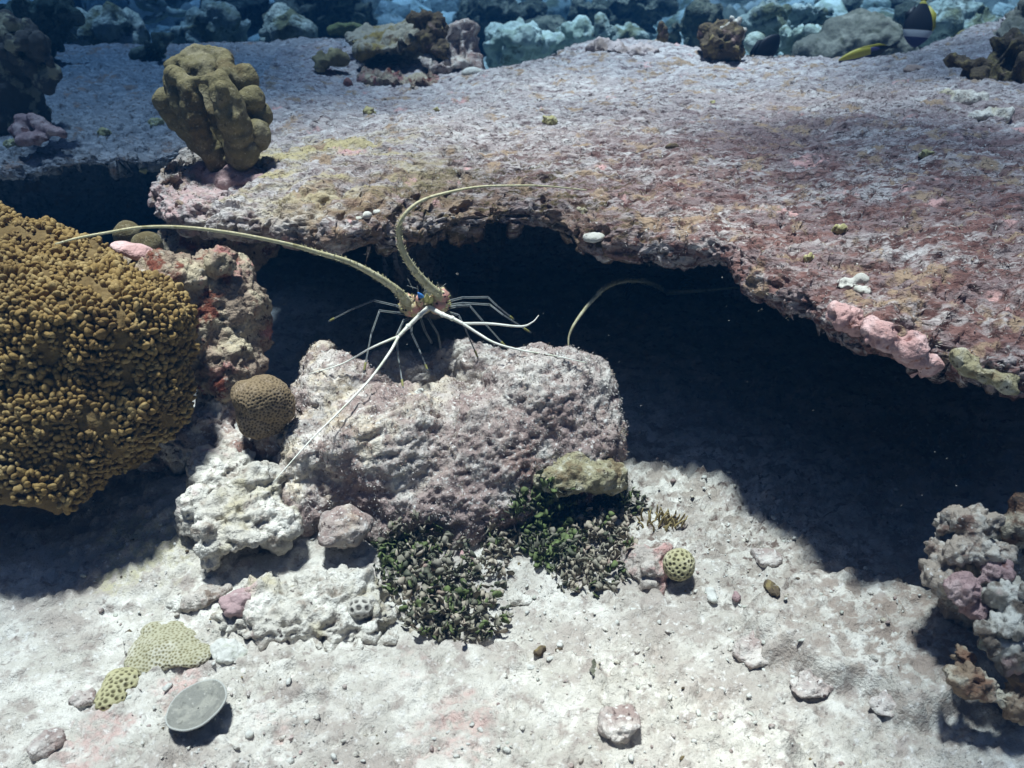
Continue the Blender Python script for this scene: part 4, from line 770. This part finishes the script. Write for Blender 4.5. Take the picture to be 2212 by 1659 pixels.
# second animal: only a feeler reaches the light
h2 = at_y(1440, 632, 2.35); lob2 = empty('spiny_lobster', h2); tag(lob2, 'second lobster deep in the cave showing only one pale feeler arching over the boulder', 'lobster')
A = Acc(); lobster_body(A, h2, h2 + np.array([0.08, 0.24, -0.04]), 0.9)
for k in range(6):
    sx = -1 if k % 2 else 1; q0 = h2 + np.array([sx*.02, .05 + .03*(k//2), -.02])
    v, t = tube([q0, q0 + np.array([sx*.07, 0, .02]), q0 + np.array([sx*.10, -.02, -.10])], [.004, .0035, .0015], 14, 7); A.add(v, t, 3)
A.build('body', LM, lob2, h2)
antenna([(1438, 630, 2.34), (1408, 612, 2.08), (1362, 606, 1.84), (1315, 617, 1.68), (1286, 642, 1.63), (1261, 671, 1.60), (1239, 703, 1.57), (1229, 728, 1.56), (1228, 750, 1.55)], [.006, .005, .0043, .0038, .0036, .0034, .0028, .0021, .0012], lob2, h2)
A = Acc(); v, t = tube([h2, h2 + np.array([.06, -.04, .02]), h2 + np.array([.22, -.03, .03])], [.008, .006, .002], 20, 8); A.add(v, t); A.build('antenna', m_ant, lob2, h2)

# ------------------------------------------------------------------ loose stones
def stone(name, label, u, v, r, mat, flat=0.6, seed=1, group=None, el=1.0):
    rr = random.Random(seed); p, n = hit(u, v); k = np.linalg.norm(p-CAM)/FPX
    c = p + np.array([0, 0, r*k*flat*0.12]); f = rotz(rr.uniform(0, 180), rr.uniform(-20, 20))
    lump(name, label, 'stone', [(c, np.array([r*el, r, r*flat])*k, f), (c + np.array([rr.uniform(-.5, .5), rr.uniform(-.5, .5), .1])*r*k, np.array([r*.7, r*.6, r*flat*.8])*k, f)], mat, max(0.0024, r*k*0.09), 1, [('f', 26, 0.010), ('f', 80, 0.005)], group)
stone('pebble', 'tan drum shaped pebble left of the purple stone above the pale honeycomb coral', 388, 1310, 26, m_pale, 0.9, 2)
stone('pebble', 'purple pink stone right of the tan drum shaped pebble', 512, 1302, 28, M('purple_stone', (0.36, 0.25, 0.25), [('n', (0.50, 0.42, 0.40), 30, .48, .62)], [(80, .006)]), 0.7, 3, el=1.3)
stone('pebble', 'long tan stone with a rosy tinge between the drum shaped pebble and the purple one', 445, 1290, 34, m_mix, 0.45, 4, el=1.5)
stone('pebble', 'small cream pebble left of the larger pale honeycomb coral', 288, 1392, 22, m_pale, 0.5, 5, el=1.4)
stone('pebble', 'white flat pebble right of the larger pale honeycomb coral', 500, 1410, 34, m_white, 0.4, 6, el=1.3)
stone('pebble', 'half buried mottled stone in the bottom left corner', 100, 1612, 22, m_boulder, 0.7, 7, el=1.3)
stone('pebble', 'thin mottled chip lying left of the smaller honeycomb coral', 178, 1508, 15, m_boulder, 0.25, 8, el=1.6)
stone('pebble', 'pointed grey stone on its side at the bottom, largest one right of centre', 1335, 1572, 38, m_boulder, 0.7, 9, el=1.1)
stone('pebble', 'pale rounded stone just above the pointed grey stone', 1335, 1520, 30, m_pale, 0.3, 10, el=1.5)
stone('pebble', 'grey finger shaped chip standing on the sand above the pale rounded stone', 1283, 1442, 12, m_greyrock, 0.6, 11, el=2.2)
stone('pebble', 'small black pebble on the sand above the grey finger shaped chip', 1165, 1408, 11, m_darkrock, 0.7, 12)
stone('pebble', 'ragged pale rock lying on the sand left of the flat pavement', 1630, 1405, 36, m_boulder, 0.5, 13, el=1.35)
stone('pebble', 'brown crumbling stone below the ragged pale rock', 1760, 1475, 34, m_boulder, 0.35, 14, el=1.8)
stone('pebble', 'dark mottled rubble stone near the bottom right of the sand', 1925, 1525, 26, m_boulder, 0.35, 15, el=1.6)
stone('pebble', 'reddish pebble right of the yellow honeycomb coral', 1590, 1285, 13, m_rose, 0.7, 16)
stone('pebble', 'grey pebble pair on the sand below the yellow honeycomb coral', 1540, 1290, 12, m_white, 0.6, 17, el=1.8)
stone('pebble', 'mottled grey stone at the shadow edge right of the honeycomb coral', 1655, 1205, 26, m_boulder, 0.6, 18, el=1.2)
stone('pebble', 'dark pebble on the sand below the mottled stone at the shadow edge', 1668, 1275, 15, m_darkrock, 0.6, 19, el=1.4)
stone('pebble', 'white round pebble inside the dark hollow of the boulder', 905, 848, 15, m_white, 0.9, 20)
stone('pebble', 'flat white shell fragment with black edge left of the large algae clump', 818, 1192, 26, m_white, 0.3, 21, el=1.2)
stone('pebble', 'cream chunk on white sand between the algae clumps', 1125, 1295, 15, m_pale, 0.6, 22, el=1.5)
stone('pebble', 'small rose pebble tucked between the large algae clump and the boulder', 1010, 1200, 14, m_pink, 0.8, 23)
for k, (u, v) in enumerate(((770, 1392), (835, 1388), (800, 1375), (710, 1395), (690, 1385), (850, 1370))):
    stone('coral_finger', 'short pale coral finger among the broken bits at the foot of the rubble mound', u, v, 13, m_pale, 0.7, 30+k, 'broken coral fingers at the rubble mound', el=2.0)

# ------------------------------------------------------------------ uncountable bits: grit, rubble crumbs and turf
gn = seabed_z
A = Acc(); n_ = 0; r = np.random.default_rng(5)
while n_ < 2400:
    y = 0.72 + 1.1*r.random()**1.3; x = r.uniform(-0.62, 0.62)*y
    z = float(gn(np.array([x]), np.array([y]))[0]); s = 0.0013 + 0.0042*r.random()**4
    if fbm(np.array([[x, y, 0.0]]), 5, 2, 5.0)[0] < r.uniform(-.5, .25): continue
    v, t = ellipsoid((x, y, z + s*0.2), (s*r.uniform(.8, 1.9), s, s*r.uniform(.5, .9)), rotz(r.uniform(0, 180), r.uniform(-30, 30)), 1)
    A.add(v + r.normal(0, s*0.16, v.shape), t, r.choice(4, p=[.40, .36, .20, .04])); n_ += 1
tag(A.build('rubble_crumbs', [m_white, m_pale, m_boulder, m_darkrock]), 'loose crumbs of broken coral strewn over the pale sand', 'rubble', kind='stuff')
def turf(name, label, v, t, count, cond, mats, weights, length, seed, width=0.0011):
    rg = np.random.default_rng(seed); p, n = scatter(v, t, count, 0, cond, rg)
    cl = fbm(p, 11, 2, seed); k = len(p); nb = 4
    V = []; T = []; MI = []
    wsum = np.cumsum(weights)
    pick = np.searchsorted(wsum, np.clip((cl*0.9+0.5) + rg.normal(0, .13, k), 0.0, 0.999))
    for b in range(nb):
        d = n*0.8 + rg.normal(0, .55, (k, 3)) + np.array([0.35, -0.25, 0.1]); d /= np.linalg.norm(d, axis=1)[:,None]
        s = np.cross(d, rg.normal(0, 1, (k, 3))); s /= np.linalg.norm(s, axis=1)[:,None]
        L = (length*rg.uniform(.4, 1.2, k))[:,None]; o = p + rg.normal(0, .0022, (k, 3)) - n*0.001
        V.append(np.stack([o - s*width, o + s*width, o + d*L*.6 + s*width*.7, o + d*L + np.array([.15, -.2, -.1])*L], 1).reshape(-1, 3))
        i = np.arange(k)*4 + b*k*4; T.append(np.stack([np.stack([i, i+1, i+2], 1), np.stack([i, i+2, i+3], 1)], 1).reshape(-1, 3)); MI.append(np.repeat(pick, 2))
    o = mesh_obj(name, np.concatenate(V), np.concatenate(T), mats, None, (0, 0, 0), np.concatenate(MI)); tag(o, label, 'algae', kind='stuff')
TM = [m_tuft2, m_tuft4, m_tuft1, m_tuft3]
turf('shelf_turf', 'fuzzy red and white algal turf carpeting the overhanging shelf', sv, st_, 60000, lambda p, n: (p[:,1] < 2.5) & (n[:,2] > 0.0) & (p[:,2] > .40) & (np.abs(p[:,0]) < .62*p[:,1]+.05) & (rng.random(len(p)) < np.clip(1.9-.65*p[:,1], .15, 1)), TM, [.26, .24, .40, .10], 0.006, 21, 0.0008)
bvv, btt = o_data['boulder']
turf('boulder_turf', 'short fuzzy algal turf growing over the two-humped boulder', bvv, btt, 24000, lambda p, n: (n[:,2] > -.3) & (n[:,1] < .5), [m_tuft2, m_tuft4, M('turf_pale', (0.43, 0.38, 0.355)), M('turf_cream', (0.56, 0.52, 0.47))], [.18, .24, .36, .22], 0.0036, 22, .0008)

A = Acc(); r = np.random.default_rng(31)
for k in range(70):
    c = at_y(r.uniform(500, 2212), r.uniform(350, 1150), r.uniform(0.8, 1.5)); v, t = ellipsoid(c, np.array([1, 1, .7])*r.uniform(.0003, .0007), None, 1); A.add(v, t)
tag(A.build('drifting_specks', M('speck_white', (0.7, 0.7, 0.66))), 'tiny pale specks drifting in the water', 'plankton', kind='stuff')

# ------------------------------------------------------------------ water: an unseen sheet added overhead to shape the light, and the blue water itself
def light_gobo():  # out-of-view stand-in for the sea surface; dims and dapples sun and sky
    m = bpy.data.materials.new('dappled_gobo'); m.use_nodes = True; nt = m.node_tree; N = nt.nodes; L = nt.links; N.clear()
    out = N.new('ShaderNodeOutputMaterial'); tr = N.new('ShaderNodeBsdfTransparent'); L.new(tr.outputs[0], out.inputs[0])
    tc = N.new('ShaderNodeTexCoord'); n = N.new('ShaderNodeTexNoise'); n.inputs['Scale'].default_value = 1.6; n.inputs['Detail'].default_value = 2.0
    L.new(tc.outputs['Object'], n.inputs['Vector']); r = N.new('ShaderNodeMapRange'); r.interpolation_type = 'SMOOTHSTEP'; L.new(n.outputs['Fac'], r.inputs[0])
    for k, x in enumerate((0.36, 0.62, 0.72, 1.0)): r.inputs[k+1].default_value = x
    cur = r.outputs[0]
    # added dim patches that darken chosen areas: (x, y) where their shade falls at z = 0.4, radius, remaining light
    for (x, y, r0, r1, dim) in ((-1.5, 3.0, 0.7, 1.7, 0.17), (0.98, 1.98, 0.05, 0.75, 0.24), (1.7, 2.9, 0.2, 1.0, 0.25), (1.0, 0.74, 0.15, 0.72, 0.2), (1.2, 1.3, 0.1, 0.6, 0.60), (-3.4, 6.0, 1.5, 4.6, 0.15), (-1.25, 1.2, 0.1, 0.6, 0.7)):
        k = (2.6-0.4)/(-SUN_DIR.z); g = N.new('ShaderNodeVectorMath'); g.operation = 'DISTANCE'; L.new(tc.outputs['Object'], g.inputs[0])
        g.inputs[1].default_value = (x - SUN_DIR.x*k, y - SUN_DIR.y*k, 0)
        q = N.new('ShaderNodeMapRange'); q.interpolation_type = 'SMOOTHSTEP'; L.new(g.outputs['Value'], q.inputs[0])
        for i, s in enumerate((r0, r1, dim, 1.0)): q.inputs[i+1].default_value = s
        mu = N.new('ShaderNodeMath'); mu.operation = 'MULTIPLY'; L.new(cur, mu.inputs[0]); L.new(q.outputs[0], mu.inputs[1]); cur = mu.outputs[0]
    mx = N.new('ShaderNodeMix'); mx.data_type = 'RGBA'; mx.inputs[6].default_value = (0.0, 0.065, 0.15, 1); mx.inputs[7].default_value = (1, 1, 1, 1); L.new(cur, mx.inputs[0])
    # seen from below, the sheet lets the sky in only within 48.6 degrees of straight up and blocks it beyond that, to darken the cave
    lw = N.new('ShaderNodeLayerWeight'); lw.inputs[0].default_value = 0.5; sw = N.new('ShaderNodeMapRange'); sw.interpolation_type = 'SMOOTHSTEP'; L.new(lw.outputs['Facing'], sw.inputs[0])
    for k, x in enumerate((0.26, 0.42, 1.0, 0.02)): sw.inputs[k+1].default_value = x
    m2 = N.new('ShaderNodeMix'); m2.data_type = 'RGBA'; m2.inputs[6].default_value = (0, 0, 0, 1); L.new(sw.outputs[0], m2.inputs[0]); L.new(mx.outputs[2], m2.inputs[7])
    L.new(m2.outputs[2], tr.inputs[0])
    n_ = 60; g = np.linspace(-45, 45, n_); X, Y = np.meshgrid(g, g); v = np.stack([X.ravel(), Y.ravel(), 0.05*np.sin(X*1.3).ravel()*np.cos(Y*1.1).ravel()], 1)
    o = mesh_obj('light_gobo', v + (0, 0, 2.6), grid_tris(n_, n_), m, None, (0, 0, 2.6)); tag(o, kind='structure')
light_gobo()
hz = bpy.data.materials.new('blue_water'); hz.use_nodes = True; N = hz.node_tree.nodes; N.clear()
ho = N.new('ShaderNodeOutputMaterial'); pv = N.new('ShaderNodeVolumePrincipled'); hz.node_tree.links.new(pv.outputs[0], ho.inputs['Volume'])
pv.inputs['Color'].default_value = (0.0030, 0.020, 0.056, 1); pv.inputs['Density'].default_value = 0.27; pv.inputs['Absorption Color'].default_value = (0.02, 0.23, 0.70, 1)
x0, x1, y0, y1, z0, z1 = -44, 44, -4, 40, -2.2, 1.2
bv_ = np.array([[x, y, z] for x in (x0, x1) for y in (y0, y1) for z in (z0, z1)], float)
bt_ = [[0, 1, 3], [0, 3, 2], [4, 6, 7], [4, 7, 5], [0, 4, 5], [0, 5, 1], [2, 3, 7], [2, 7, 6], [0, 2, 6], [0, 6, 4], [1, 5, 7], [1, 7, 3]]
tag(mesh_obj('haze', bv_, bt_, hz, smooth=False), kind='stuff')
